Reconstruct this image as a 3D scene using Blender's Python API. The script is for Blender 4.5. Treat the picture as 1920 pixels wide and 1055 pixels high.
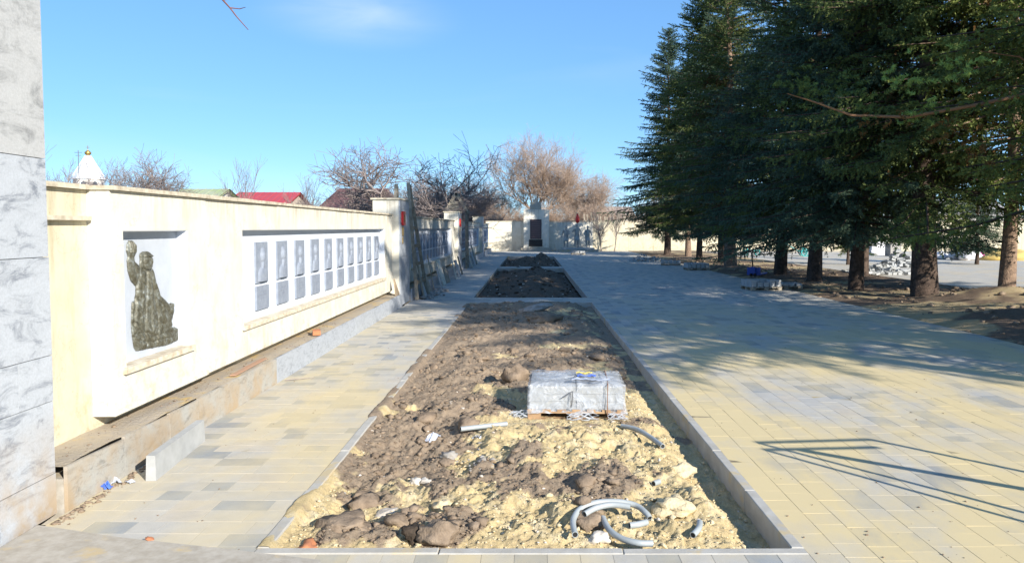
import bpy, math, random
import numpy as np
from mathutils import Vector, Matrix, noise as mnoise

for o in list(bpy.data.objects): bpy.data.objects.remove(o)
S = bpy.context.scene
COL = S.collection
R = math.radians
random.seed(7); rng = np.random.default_rng(7)

# ------------------------------------------------------------------ camera, sky, sun, exposure
cam = bpy.data.cameras.new('camera'); camo = bpy.data.objects.new('camera', cam); COL.objects.link(camo)
S.camera = camo
camo.location = (0, 0, 2.0)
camo.rotation_euler = (R(90 - 2.86), 0, 0)
cam.sensor_width = 36; cam.lens = 36 * 1400 / 1920; cam.shift_y = -0.0159; cam.shift_x = -35/1920
cam.clip_start = 0.05; cam.clip_end = 2000

SUN_EL, SUN_PHI = 25.0, 41.0           # elevation; shadows run PHI degrees left of +Y
sx, sy = math.sin(R(SUN_PHI)), -math.cos(R(SUN_PHI))
to_sun = Vector((sx * math.cos(R(SUN_EL)), sy * math.cos(R(SUN_EL)), math.sin(R(SUN_EL))))
world = bpy.data.worlds.new('World'); S.world = world; world.use_nodes = True
wt = world.node_tree; wt.nodes.clear()
wo = wt.nodes.new('ShaderNodeOutputWorld'); bg = wt.nodes.new('ShaderNodeBackground')
sky = wt.nodes.new('ShaderNodeTexSky'); sky.sky_type = 'NISHITA'; sky.sun_disc = False
sky.sun_elevation = R(SUN_EL); sky.sun_rotation = math.atan2(sx, sy)
sky.air_density = 1.0; sky.dust_density = 0.0; sky.ozone_density = 4.0; sky.altitude = 2000
hs = wt.nodes.new('ShaderNodeHueSaturation'); hs.inputs['Saturation'].default_value = 1.3; hs.inputs['Value'].default_value = 1.8
# thin cirrus wisps high in the sky
tc = wt.nodes.new('ShaderNodeTexCoord'); mp = wt.nodes.new('ShaderNodeMapping')
mp.inputs['Scale'].default_value = (1.0, 1.0, 5.0); mp.inputs['Rotation'].default_value = (0.25, 0.35, 0.2)
mp.inputs['Location'].default_value = (0.35, 0.1, 0.0)
nz = wt.nodes.new('ShaderNodeTexNoise'); nz.inputs['Scale'].default_value = 1.7; nz.inputs['Detail'].default_value = 7
nz.inputs['Distortion'].default_value = 0.6
rp = wt.nodes.new('ShaderNodeValToRGB'); rp.color_ramp.elements[0].position = 0.56; rp.color_ramp.elements[1].position = 0.85
rp.color_ramp.elements[1].color = (0.35, 0.35, 0.35, 1)
mx = wt.nodes.new('ShaderNodeMix'); mx.data_type = 'RGBA'
wt.links.new(tc.outputs['Generated'], mp.inputs['Vector']); wt.links.new(mp.outputs[0], nz.inputs['Vector'])
wt.links.new(nz.outputs['Fac'], rp.inputs[0])
# one long thin wisp: an ellipse of directions, feathered by the streaky noise
cm = wt.nodes.new('ShaderNodeMapping'); cm.vector_type = 'POINT'; cm.inputs['Location'].default_value = (0.215*7, 0, -0.262*22); cm.inputs['Scale'].default_value = (7, 0, 22)
wt.links.new(tc.outputs['Generated'], cm.inputs['Vector'])
ln = wt.nodes.new('ShaderNodeVectorMath'); ln.operation = 'LENGTH'; wt.links.new(cm.outputs[0], ln.inputs[0])
fo = wt.nodes.new('ShaderNodeMapRange'); fo.interpolation_type = 'SMOOTHSTEP'; fo.inputs[1].default_value = 1.0; fo.inputs[2].default_value = 0.0; fo.inputs[3].default_value = 0.0; fo.inputs[4].default_value = 0.6
wt.links.new(ln.outputs['Value'], fo.inputs[0])
cn = wt.nodes.new('ShaderNodeTexNoise'); cn.inputs['Scale'].default_value = 9; cn.inputs['Detail'].default_value = 6; cn.inputs['Distortion'].default_value = .5; wt.links.new(mp.outputs[0], cn.inputs['Vector'])
cmul = wt.nodes.new('ShaderNodeMath'); cmul.operation = 'MULTIPLY'; wt.links.new(fo.outputs[0], cmul.inputs[0]); wt.links.new(cn.outputs['Fac'], cmul.inputs[1])
cad = wt.nodes.new('ShaderNodeMath'); cad.operation = 'ADD'; cad.use_clamp = True; wt.links.new(cmul.outputs[0], cad.inputs[0])
csc = wt.nodes.new('ShaderNodeMath'); csc.operation = 'MULTIPLY'; csc.inputs[1].default_value = .5; wt.links.new(rp.outputs[0], csc.inputs[0])
wt.links.new(csc.outputs[0], cad.inputs[1]); wt.links.new(cad.outputs[0], mx.inputs[0])
gm = wt.nodes.new('ShaderNodeGamma'); gm.inputs[1].default_value = 0.5
tm = wt.nodes.new('ShaderNodeMix'); tm.data_type = 'RGBA'; tm.blend_type = 'MULTIPLY'; tm.inputs[0].default_value = 1; tm.inputs[7].default_value = (.73, 1.0, 1.25, 1)
wt.links.new(sky.outputs[0], gm.inputs[0]); wt.links.new(gm.outputs[0], hs.inputs['Color']); wt.links.new(hs.outputs[0], tm.inputs[6]); wt.links.new(tm.outputs[2], mx.inputs[6])
mx.inputs[7].default_value = (4.2, 4.9, 5.4, 1)
wt.links.new(mx.outputs[2], bg.inputs['Color']); bg.inputs['Strength'].default_value = 0.113
wt.links.new(bg.outputs[0], wo.inputs['Surface'])
sl = bpy.data.lights.new('sun', 'SUN'); so = bpy.data.objects.new('sun', sl); COL.objects.link(so)
sl.energy = 4.9; sl.angle = R(0.5); sl.color = (1.0, 0.93, 0.82)
so.rotation_euler = to_sun.to_track_quat('Z', 'Y').to_euler()
S.view_settings.view_transform = 'Standard'; S.view_settings.look = 'None'
S.view_settings.exposure = 0.88; S.view_settings.gamma = 1; S.view_settings.use_curve_mapping = False

# ------------------------------------------------------------------ helpers
class MB:
    """collects faces (with per-face material slot) for one mesh object"""
    def __init__(s): s.v = []; s.f = []; s.a = []
    def quad(s, *p, a=0.0):
        n = len(s.v); s.v += [tuple(q) for q in p]; s.f.append(tuple(range(n, n + len(p)))); s.a.append(a)
    def box(s, x0, x1, y0, y1, z0, z1, M=None, a=0.0, taper=0.0):
        n = len(s.v); t = taper
        c = [(x0,y0,z0),(x1,y0,z0),(x1,y1,z0),(x0,y1,z0),(x0+t,y0+t,z1),(x1-t,y0+t,z1),(x1-t,y1-t,z1),(x0+t,y1-t,z1)]
        if M is not None: c = [tuple(M @ Vector(q)) for q in c]
        s.v += c
        for f in ((0,3,2,1),(4,5,6,7),(0,1,5,4),(1,2,6,5),(2,3,7,6),(3,0,4,7)):
            s.f.append(tuple(n + i for i in f)); s.a.append(a)
        return s
    def tube(s, pts, rad, n=8, a=0.0, cap=True):
        pts = [Vector(p) for p in pts]
        if not hasattr(rad, '__len__'): rad = [rad] * len(pts)
        base = len(s.v); up = Vector((0, 0, 1))
        for i, p in enumerate(pts):
            d = (pts[min(i+1, len(pts)-1)] - pts[max(i-1, 0)]).normalized()
            u = d.cross(up)
            if u.length < 0.05: u = d.cross(Vector((1, 0, 0)))
            u.normalize(); w = d.cross(u)
            for k in range(n):
                t = 2 * math.pi * k / n
                s.v.append(tuple(p + (u * math.cos(t) + w * math.sin(t)) * rad[i]))
        for i in range(len(pts) - 1):
            for k in range(n):
                A = base + i*n + k; B = base + i*n + (k+1) % n
                s.f.append((A, B, B + n, A + n)); s.a.append(a)
        if cap:
            s.f.append(tuple(base + k for k in range(n))); s.a.append(a)
            s.f.append(tuple(base + (len(pts)-1)*n + k for k in reversed(range(n)))); s.a.append(a)
        return s
    def prism(s, poly, z0, z1, M=None, a=0.0):
        n = len(poly); b = len(s.v)
        c = [(x, y, z0) for x, y in poly] + [(x, y, z1) for x, y in poly]
        if M is not None: c = [tuple(M @ Vector(q)) for q in c]
        s.v += c
        s.f.append(tuple(b + i for i in reversed(range(n)))); s.a.append(a)
        s.f.append(tuple(b + n + i for i in range(n))); s.a.append(a)
        for i in range(n):
            j = (i+1) % n; s.f.append((b+i, b+j, b+n+j, b+n+i)); s.a.append(a)
        return s
    def mesh(s, name, mat, smooth=False, attr=None):
        me = bpy.data.meshes.new(name); me.from_pydata(s.v, [], s.f); me.update()
        if mat: me.materials.append(mat)
        if smooth: me.polygons.foreach_set('use_smooth', [True] * len(me.polygons))
        if attr:
            at = me.attributes.new(attr, 'FLOAT', 'FACE'); at.data.foreach_set('value', s.a)
        return me
    def build(s, name, mat, parent=None, smooth=False, attr=None, loc=None):
        return link(name, s.mesh(name, mat, smooth, attr), parent, loc)

def link(name, me, parent=None, loc=None, rot=None, scale=None):
    o = bpy.data.objects.new(name, me); COL.objects.link(o)
    if parent is not None: o.parent = parent
    if loc is not None: o.location = loc
    if rot is not None: o.rotation_euler = rot
    if scale is not None: o.scale = scale
    return o
def tag(o, label=None, cat=None, group=None, kind=None):
    if label: o['label'] = label
    if cat: o['category'] = cat
    if group: o['group'] = group
    if kind: o['kind'] = kind
    return o
def empty(name, loc=(0,0,0), rz=0, label=None, cat=None, group=None, kind=None):
    o = bpy.data.objects.new(name, None); COL.objects.link(o); o.location = loc; o.rotation_euler = (0,0,rz)
    o.empty_display_size = 0.1
    return tag(o, label, cat, group, kind)
def copy_tree(o, parent=None):
    c = o.copy(); COL.objects.link(c)
    if parent is not None: c.parent = parent
    for ch in list(o.children): copy_tree(ch, c)
    return c
def np_mesh(name, V, F, mat, smooth=False, attrs=None):
    """V (n,3), F (m,k) numpy, one face size; attrs {name:(domain, values)}"""
    me = bpy.data.meshes.new(name)
    k = F.shape[1]; m = F.shape[0]
    me.vertices.add(len(V)); me.vertices.foreach_set('co', np.ascontiguousarray(V, dtype=np.float32).ravel())
    me.loops.add(m*k); me.loops.foreach_set('vertex_index', np.ascontiguousarray(F, dtype=np.int32).ravel())
    me.polygons.add(m); me.polygons.foreach_set('loop_start', np.arange(0, m*k, k, dtype=np.int32))
    if smooth: me.polygons.foreach_set('use_smooth', np.ones(m, dtype=bool))
    me.update(calc_edges=True)
    if mat: me.materials.append(mat)
    for n, (dom, val) in (attrs or {}).items():
        at = me.attributes.new(n, 'FLOAT', dom); at.data.foreach_set('value', np.ascontiguousarray(val, dtype=np.float32).ravel())
    return me

# ---- vectorised value noise
def _h(ix, iy, seed):
    n = (ix.astype(np.int64)*374761393 + iy.astype(np.int64)*668265263 + seed*1274126177) & 0xffffffff
    n = ((n ^ (n >> 13)) * 1274126177) & 0xffffffff
    return ((n ^ (n >> 16)) & 0xffff) / 65535.0
def vnoise(x, y, seed=0):
    x = np.asarray(x, float); y = np.asarray(y, float)
    ix = np.floor(x); iy = np.floor(y); fx = x-ix; fy = y-iy
    fx = fx*fx*fx*(fx*(fx*6-15)+10); fy = fy*fy*fy*(fy*(fy*6-15)+10)
    a = _h(ix,iy,seed); b = _h(ix+1,iy,seed); c = _h(ix,iy+1,seed); d = _h(ix+1,iy+1,seed)
    return (a*(1-fx)+b*fx)*(1-fy)+(c*(1-fx)+d*fx)*fy
def fbm(x, y, octv=4, seed=0, gain=0.5, ridged=False):
    t = 0; amp = 1; s = 0
    for i in range(octv):
        c, sn = math.cos(i*0.9), math.sin(i*0.9)
        xx = (x*c - y*sn)*2**i + 17.3*i; yy = (x*sn + y*c)*2**i + 9.1*i
        n = vnoise(xx, yy, seed+i)
        if ridged: n = 1-abs(2*n-1)
        t = t + amp*n; s += amp; amp *= gain
    return t/s
def smooth(a, b, x):
    t = np.clip((x-a)/(b-a), 0, 1); return t*t*(3-2*t)

# ---- materials
def newmat(name):
    m = bpy.data.materials.new(name); m.use_nodes = True
    nt = m.node_tree; b = nt.nodes['Principled BSDF']; return m, nt, b
def N(nt, t, **kw):
    n = nt.nodes.new(t)
    for k, v in kw.items(): n.inputs[k].default_value = v
    return n
def pos(nt): return nt.nodes.new('ShaderNodeNewGeometry').outputs['Position']
def objc(nt): return nt.nodes.new('ShaderNodeTexCoord').outputs['Object']
def noise_n(nt, vec, scale, detail=4, rough=0.55, dist=0.0):
    n = N(nt, 'ShaderNodeTexNoise', Scale=scale, Detail=detail, Roughness=rough, Distortion=dist)
    nt.links.new(vec, n.inputs['Vector']); return n.outputs['Fac']
def ramp(nt, fac, stops):
    r = nt.nodes.new('ShaderNodeValToRGB'); e = r.color_ramp.elements
    while len(e) < len(stops): e.new(0.5)
    for q, (p, c) in zip(e, stops):
        q.position = p; q.color = (*c, 1) if len(c) == 3 else c
    nt.links.new(fac, r.inputs[0]); return r.outputs[0]
def mixc(nt, fac, a, b, mode='MIX'):
    m = nt.nodes.new('ShaderNodeMix'); m.data_type = 'RGBA'; m.blend_type = mode
    for sock, v in ((m.inputs[0], fac), (m.inputs[6], a), (m.inputs[7], b)):
        if isinstance(v, (int, float)): sock.default_value = v
        elif isinstance(v, tuple): sock.default_value = (*v, 1)
        else: nt.links.new(v, sock)
    return m.outputs[2]
def bump(nt, b, h, strength=0.3, dist=0.01):
    n = N(nt, 'ShaderNodeBump', Strength=strength, Distance=dist)
    nt.links.new(h, n.inputs['Height']); nt.links.new(n.outputs[0], b.inputs['Normal'])
def simple(name, c1, c2=None, rough=0.8, scale=6, bscale=40, bstr=0.25, bdist=0.005, world=False, spec=0.3, lo=0.35, hi=0.65, metal=0.0, spots=None):
    m, nt, b = newmat(name); v = pos(nt) if world else objc(nt)
    b.inputs['Roughness'].default_value = rough; b.inputs['Specular IOR Level'].default_value = spec
    b.inputs['Metallic'].default_value = metal
    c2 = c2 or tuple(x*0.8 for x in c1)
    c = ramp(nt, noise_n(nt, v, scale, 6, 0.6), [(lo, c1), (hi, c2)])
    if spots:
        sc, thr, col = spots
        c = mixc(nt, ramp(nt, noise_n(nt, v, sc, 5, 0.65), [(thr, (0,0,0)), (thr+0.08, (1,1,1))]), c, col)
    nt.links.new(c, b.inputs['Base Color'])
    if bstr: bump(nt, b, noise_n(nt, v, bscale, 5, 0.6), bstr, bdist)
    return m

# cream painted render: worn, with dirty runs from the coping and rusty dirt near the foot
def cream_paint(name, base, dirt=(0.36,0.30,0.17), amt=0.5):
    m, nt, b = newmat(name); v = pos(nt); b.inputs['Roughness'].default_value = 0.75; b.inputs['Specular IOR Level'].default_value = 0.2
    mpn = N(nt, 'ShaderNodeMapping', Scale=(3.0, 3.0, 0.5)); nt.links.new(v, mpn.inputs[0])
    runs = ramp(nt, noise_n(nt, mpn.outputs[0], 2.2, 6, 0.62), [(0.54, (0,0,0)), (0.80, (amt,)*3)])
    c = mixc(nt, runs, base, dirt)
    spk = ramp(nt, noise_n(nt, v, 38, 3, 0.6), [(0.69, (0,0,0)), (0.74, (0.55,)*3)])
    c = mixc(nt, spk, c, (0.25,0.18,0.10))
    broad = ramp(nt, noise_n(nt, v, 2.3, 7, 0.68), [(0.35, (0.86,0.85,0.82)), (0.62, (1,1,1))])
    c = mixc(nt, 1.0, c, broad, 'MULTIPLY')
    spz = nt.nodes.new('ShaderNodeSeparateXYZ'); nt.links.new(v, spz.inputs[0])
    mr = N(nt, 'ShaderNodeMapRange'); mr.inputs[1].default_value = 1.0; mr.inputs[2].default_value = 0.35; nt.links.new(spz.outputs[2], mr.inputs[0])
    ml = nt.nodes.new('ShaderNodeMath'); ml.operation = 'MULTIPLY'; nt.links.new(mr.outputs[0], ml.inputs[0])
    nt.links.new(ramp(nt, noise_n(nt, v, 5, 8, 0.78), [(0.50, (0,0,0)), (0.66, (0.75,)*3)]), ml.inputs[1]); c = mixc(nt, ml.outputs[0], c, (0.40,0.30,0.18))
    mt_ = N(nt, 'ShaderNodeMapRange'); mt_.inputs[1].default_value = 2.0; mt_.inputs[2].default_value = 2.32; nt.links.new(spz.outputs[2], mt_.inputs[0])
    mpt = N(nt, 'ShaderNodeMapping', Scale=(7.0, 7.0, 0.7)); nt.links.new(v, mpt.inputs[0])
    mq = nt.nodes.new('ShaderNodeMath'); mq.operation = 'MULTIPLY'; nt.links.new(mt_.outputs[0], mq.inputs[0])
    nt.links.new(ramp(nt, noise_n(nt, mpt.outputs[0], 1.0, 5, 0.6), [(0.50, (0,0,0)), (0.68, (0.6,)*3)]), mq.inputs[1]); c = mixc(nt, mq.outputs[0], c, (0.30,0.26,0.19))
    vo = nt.nodes.new('ShaderNodeTexVoronoi'); vo.feature = 'DISTANCE_TO_EDGE'; vo.inputs['Scale'].default_value = 0.9
    dn = N(nt, 'ShaderNodeTexNoise', Scale=3.0, Detail=6.0); nt.links.new(v, dn.inputs['Vector']); va = nt.nodes.new('ShaderNodeVectorMath'); va.operation = 'ADD'
    nt.links.new(v, va.inputs[0]); nt.links.new(dn.outputs['Color'], va.inputs[1]); nt.links.new(va.outputs[0], vo.inputs['Vector'])
    c = mixc(nt, ramp(nt, vo.outputs['Distance'], [(0.0, (0.35,)*3), (0.006, (0,0,0))]), c, (0.30,0.25,0.18))
    nt.links.new(c, b.inputs['Base Color'])
    bump(nt, b, noise_n(nt, v, 30, 8, 0.75), 0.45, 0.008); return m
M_CREAM = cream_paint('cream_painted_render', (0.69, 0.665, 0.585), (0.42,0.37,0.26), 0.55)
M_CREAM2 = cream_paint('stained_cream_render', (0.62, 0.565, 0.43), (0.33,0.29,0.16), 0.8)
M_WHITE = simple('white_painted_recess', (0.62,0.67,0.74), (0.58,0.625,0.70), scale=3, bscale=30, world=True, rough=0.7)
M_COPING = simple('weathered_coping', (0.60,0.56,0.45), (0.36,0.31,0.23), scale=9, world=True, bstr=0.5)
M_SILL = simple('chipped_sill', (0.64,0.60,0.50), (0.46,0.38,0.27), scale=12, world=True, bstr=0.5)

def marble(name, light=(0.43,0.46,0.50), dark=(0.24,0.265,0.31), mud=True, vs=2.6):
    m, nt, b = newmat(name); v = pos(nt); b.inputs['Roughness'].default_value = 0.45; b.inputs['Specular IOR Level'].default_value = 0.35
    oi = nt.nodes.new('ShaderNodeObjectInfo'); ad = nt.nodes.new('ShaderNodeVectorMath'); ad.operation = 'ADD'
    sc = nt.nodes.new('ShaderNodeVectorMath'); sc.operation = 'SCALE'; sc.inputs['Scale'].default_value = 30
    cb = nt.nodes.new('ShaderNodeCombineXYZ'); 
    for i in range(3): nt.links.new(oi.outputs['Random'], cb.inputs[i])
    nt.links.new(cb.outputs[0], sc.inputs[0]); nt.links.new(v, ad.inputs[0]); nt.links.new(sc.outputs[0], ad.inputs[1]); vv = ad.outputs[0]
    mpn = N(nt, 'ShaderNodeMapping', Scale=(1.0, 1.0, 2.2), Rotation=(0.5, 0.2, 0)); nt.links.new(vv, mpn.inputs[0])
    c = ramp(nt, noise_n(nt, mpn.outputs[0], vs*1.3, 14, 0.74, 0.9), [(0.36, tuple(x*.85 for x in dark)), (0.49, light), (0.75, tuple(min(1,x*1.12) for x in light))])
    fine = ramp(nt, noise_n(nt, vv, 60, 4, 0.7), [(0.3, (0.86,)*3), (0.7, (1.06,)*3)])
    c = mixc(nt, 1.0, c, fine, 'MULTIPLY')
    if mud:
        spz = nt.nodes.new('ShaderNodeSeparateXYZ'); nt.links.new(v, spz.inputs[0])
        mr = N(nt, 'ShaderNodeMapRange'); mr.inputs[1].default_value = 0.75; mr.inputs[2].default_value = 0.0
        nt.links.new(spz.outputs[2], mr.inputs[0])
        ml = nt.nodes.new('ShaderNodeMath'); ml.operation = 'MULTIPLY'
        nt.links.new(mr.outputs[0], ml.inputs[0]); nt.links.new(ramp(nt, noise_n(nt, v, 2.8, 6, 0.65), [(0.38, (0,0,0)), (0.62, (1,1,1))]), ml.inputs[1])
        c = mixc(nt, ml.outputs[0], c, (0.38,0.29,0.19))
    nt.links.new(c, b.inputs['Base Color']); bump(nt, b, noise_n(nt, v, 45, 5, 0.7), 0.15, 0.004); return m
M_MARBLE = marble('grey_veined_marble')
M_CLAD = marble('plinth_stone', (0.38,0.375,0.35), (0.25,0.25,0.235), True, 5)
M_CLADB = marble('blue_grey_plinth_stone', (0.38,0.41,0.455), (0.27,0.30,0.345), False, 6)
M_CONC = simple('pale_concrete', (0.42,0.39,0.34), (0.33,0.30,0.25), scale=14, world=True, bscale=70, bstr=0.5, spots=(2.5, 0.56, (0.45,0.36,0.22)))
M_KERB = simple('kerb_concrete', (0.44,0.43,0.40), (0.35,0.335,0.30), scale=5, world=True, bscale=90, bstr=0.4, spots=(2.2, 0.56, (0.46,0.38,0.24)))
M_PLTOP = simple('dusty_plinth_top', (0.44,0.37,0.27), (0.36,0.32,0.27), scale=3, world=True, bscale=30, bstr=0.9, bdist=0.02, spots=(2.0, 0.57, (0.54,0.39,0.16)))

def paver_mat(name, sand=0.5, ythr=0.5, dark=1.0):
    m, nt, b = newmat(name); v = pos(nt)
    at = nt.nodes.new('ShaderNodeAttribute'); at.attribute_name = 'tone'
    c = ramp(nt, at.outputs['Fac'], [(0.0, (0.275,0.29,0.30)), (0.28, (0.33,0.345,0.345)), (0.34, (0.415,0.41,0.39)), (0.75, (0.47,0.455,0.415)), (1.0, (0.48,0.44,0.375))])
    fine = ramp(nt, noise_n(nt, v, 160, 3, 0.7), [(0.3, (0.84,)*3), (0.7, (1.08,)*3)])
    c = mixc(nt, 1.0, c, fine, 'MULTIPLY')
    mid = ramp(nt, noise_n(nt, v, 6, 5, 0.6), [(0.3, (0.9,)*3), (0.7, (1.05,)*3)])
    c = mixc(nt, 1.0, c, mid, 'MULTIPLY')
    mpn = N(nt, 'ShaderNodeMapping', Scale=(1.0, 0.55, 1.0)); nt.links.new(v, mpn.inputs[0])
    s1 = ramp(nt, noise_n(nt, mpn.outputs[0], 0.75, 7, 0.62, 0.3), [(ythr-0.07, (0,0,0)), (ythr+0.14, (sand,)*3)])
    sep = nt.nodes.new('ShaderNodeSeparateXYZ'); nt.links.new(v, sep.inputs[0])      # sand was spread on the near part only
    yr = N(nt, 'ShaderNodeMapRange'); yr.inputs[1].default_value = 22; yr.inputs[2].default_value = 11; yr.inputs[3].default_value = 0.12; nt.links.new(sep.outputs[1], yr.inputs[0])
    sm_ = nt.nodes.new('ShaderNodeMath'); sm_.operation = 'MULTIPLY'; nt.links.new(s1, sm_.inputs[0]); nt.links.new(yr.outputs[0], sm_.inputs[1])
    c = mixc(nt, sm_.outputs[0], c, (0.59,0.485,0.275))
    grit = ramp(nt, noise_n(nt, v, 24, 4, 0.75), [(0.70, (0,0,0)), (0.74, (0.5,)*3)])
    c = mixc(nt, grit, c, (0.16,0.12,0.08))
    nt.links.new(c, b.inputs['Base Color']); b.inputs['Roughness'].default_value = 0.85; b.inputs['Specular IOR Level'].default_value = 0.25
    bump(nt, b, noise_n(nt, v, 120, 4, 0.7), 0.3, 0.003); return m
M_PAV = paver_mat('dusty_pavers', 0.95, 0.42)
M_PAVL = paver_mat('path_pavers', 0.75, 0.46)
M_JOINT = simple('sandy_joints', (0.42,0.35,0.22), (0.12,0.10,0.07), scale=2.2, world=True, bstr=0.4, lo=.42, hi=.55)
M_JOINTL = simple('filled_joints', (0.40,0.36,0.28), (0.30,0.27,0.21), scale=4, world=True, bstr=0.4)

def soil_mat(name, soil=(0.20,0.15,0.108), soil2=(0.33,0.26,0.19)):
    m, nt, b = newmat(name); v = pos(nt)
    at = nt.nodes.new('ShaderNodeAttribute'); at.attribute_name = 'sand'
    sc = ramp(nt, noise_n(nt, v, 7, 8, 0.75), [(0.3, soil), (0.52, soil2), (0.72, tuple(x*0.75 for x in soil))])
    sn = ramp(nt, noise_n(nt, v, 5, 8, 0.7), [(0.3, (0.52,0.41,0.24)), (0.5, (0.61,0.485,0.265)), (0.72, (0.66,0.59,0.43))])
    c = mixc(nt, at.outputs['Fac'], sc, sn)
    fl = ramp(nt, noise_n(nt, v, 70, 3, 0.6), [(0.66, (0,0,0)), (0.72, (0.8,)*3)])
    c = mixc(nt, fl, c, (0.46,0.40,0.32))
    dk = ramp(nt, noise_n(nt, v, 95, 4, 0.8), [(0.32, (0.62,)*3), (0.5, (1.0,)*3)])
    c = mixc(nt, 1.0, c, dk, 'MULTIPLY')
    nt.links.new(c, b.inputs['Base Color']); b.inputs['Roughness'].default_value = 0.95; b.inputs['Specular IOR Level'].default_value = 0.1
    bump(nt, b, noise_n(nt, v, 38, 10, 0.85), 0.85, 0.025); return m
M_SOIL = soil_mat('tumbled_soil_and_sand')
M_SOILD = soil_mat('dark_soil', (0.085,0.066,0.052), (0.15,0.118,0.09))  # darker soil tone for the two farther beds
M_CLODB = simple('brown_clod', (0.29,0.225,0.165), (0.18,0.137,0.10), scale=8, bscale=30, bstr=0.9, bdist=0.02, world=True, spec=0.1)
M_CLODD = simple('dark_clod', (0.08,0.06,0.045), (0.05,0.04,0.03), scale=8, bscale=30, bstr=0.9, bdist=0.02, world=True, spec=0.1)
M_CLODS = simple('sand_clod', (0.63,0.53,0.33), (0.54,0.45,0.31), scale=8, bscale=30, bstr=0.9, bdist=0.02, world=True, spec=0.1)
M_PALE = simple('pale_stone', (0.58,0.54,0.48), (0.46,0.41,0.35), scale=9, bscale=25, bstr=0.7, bdist=0.01, world=True)
M_GRAVEL = simple('grey_rubble', (0.36,0.35,0.33), (0.24,0.22,0.20), scale=9, bscale=25, bstr=0.7, bdist=0.01, world=True)
M_GROUND = simple('bare_earth', (0.20,0.17,0.11), (0.12,0.11,0.06), scale=0.6, bscale=8, bstr=0.6, bdist=0.03, world=True, spec=0.1)
M_BARK = simple('spruce_bark', (0.12,0.088,0.07), (0.05,0.037,0.03), scale=9, bscale=28, bstr=1.0, bdist=0.03, rough=0.95, spec=0.1)
M_BARKL = simple('light_spruce_bark', (0.30,0.21,0.15), (0.14,0.10,0.075), scale=12, bscale=28, bstr=1.0, bdist=0.03, rough=0.95, spec=0.1)
M_BARE = simple('bare_bark_grey', (0.30,0.255,0.235), (0.20,0.165,0.16), scale=3, bstr=0, spec=0.1)
M_TAN = simple('bare_bark_tan', (0.46,0.35,0.27), (0.34,0.25,0.19), scale=3, bstr=0, spec=0.1)
M_TWIGR = simple('reddish_twig', (0.20,0.10,0.08), (0.13,0.07,0.06), scale=3, bstr=0, spec=0.1)
M_WOOD = simple('weathered_wood', (0.33,0.26,0.17), (0.20,0.155,0.11), scale=10, bscale=40, bstr=0.5, world=True)
M_WOODG = simple('grey_weathered_wood', (0.36,0.32,0.25), (0.22,0.19,0.15), scale=10, bscale=40, bstr=0.5, world=True)
M_PALLET = simple('pallet_wood', (0.42,0.28,0.16), (0.28,0.18,0.11), scale=10, bscale=40, bstr=0.5, world=True)
M_SLAB = simple('grey_concrete_slab', (0.40,0.41,0.41), (0.33,0.34,0.34), scale=7, bscale=90, bstr=0.3, world=True)
M_PLAQ = simple('blue_grey_plaque', (0.265,0.30,0.36), (0.21,0.24,0.30), scale=12, bscale=60, bstr=0.4, rough=0.6, world=True)
M_CONDUIT = simple('grey_plastic_conduit', (0.34,0.37,0.38), (0.29,0.32,0.33), rough=0.45, bstr=0, spec=0.5)
M_BLACK = simple('black_rubber_and_bore_shade', (0.03,0.03,0.03), rough=0.6, bstr=0)
M_BLUE = simple('blue_paint', (0.03,0.09,0.42), rough=0.4, bstr=0)
M_TURQ = simple('turquoise_paint', (0.05,0.42,0.42), rough=0.5, bstr=0)
M_RED = simple('red_enamel', (0.62,0.04,0.035), (0.50,0.03,0.03), rough=0.4, bstr=0, scale=3)
M_GOLD = simple('tarnished_gold', (0.52,0.36,0.12), (0.36,0.24,0.08), rough=0.35, bstr=0, metal=0.7)
M_STATUE = simple('grey_green_statue', (0.40,0.40,0.37), (0.25,0.26,0.25), rough=0.6, bscale=20, bstr=0.4)
M_GRAN = simple('dark_red_granite', (0.10,0.065,0.07), (0.06,0.045,0.05), rough=0.3, bstr=0, scale=20)
M_BRICK = simple('orange_brick', (0.50,0.20,0.09), (0.36,0.15,0.08), scale=14, world=True)
M_WBAG = simple('white_woven_bag', (0.78,0.78,0.80), (0.66,0.66,0.70), scale=4, bscale=14, bstr=0.5, bdist=0.03)
M_PINK = simple('pink_bag', (0.75,0.12,0.42), (0.62,0.10,0.36), scale=4, bscale=14, bstr=0.5, bdist=0.03)
M_SANDP = simple('yellow_sand', (0.56,0.40,0.12), (0.46,0.34,0.13), scale=3, bscale=30, bstr=0.6, bdist=0.02)
M_BPLAS = simple('blue_plastic', (0.05,0.12,0.55), (0.10,0.2,0.62), rough=0.3, bstr=0, spec=0.5)
M_WPLAS = simple('white_plastic_scrap', (0.48,0.51,0.58), (0.38,0.41,0.48), rough=0.3, bstr=0, spec=0.5)
M_ROOFR = simple('red_metal_roof', (0.44,0.07,0.08), (0.38,0.06,0.07), rough=0.5, scale=1, bstr=0)
M_ROOFB = simple('brown_metal_roof', (0.16,0.085,0.08), (0.13,0.07,0.065), rough=0.6, scale=1, bstr=0)
M_ROOFG = simple('mossy_roof', (0.26,0.34,0.16), (0.36,0.38,0.28), rough=0.8, scale=0.8, bstr=0)
M_HWHITE = simple('white_house_render', (0.72,0.70,0.66), (0.66,0.64,0.60), scale=1)
M_HBRICK = simple('pale_brick_house', (0.50,0.42,0.33), (0.42,0.35,0.28), scale=1)
M_GLASS = simple('window_glass', (0.05,0.07,0.10), rough=0.08, bstr=0, spec=0.8)
M_ROOFW = simple('white_tent_roof', (0.78,0.80,0.82), (0.70,0.72,0.75), scale=0.4, rough=0.4, bstr=0)
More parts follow.
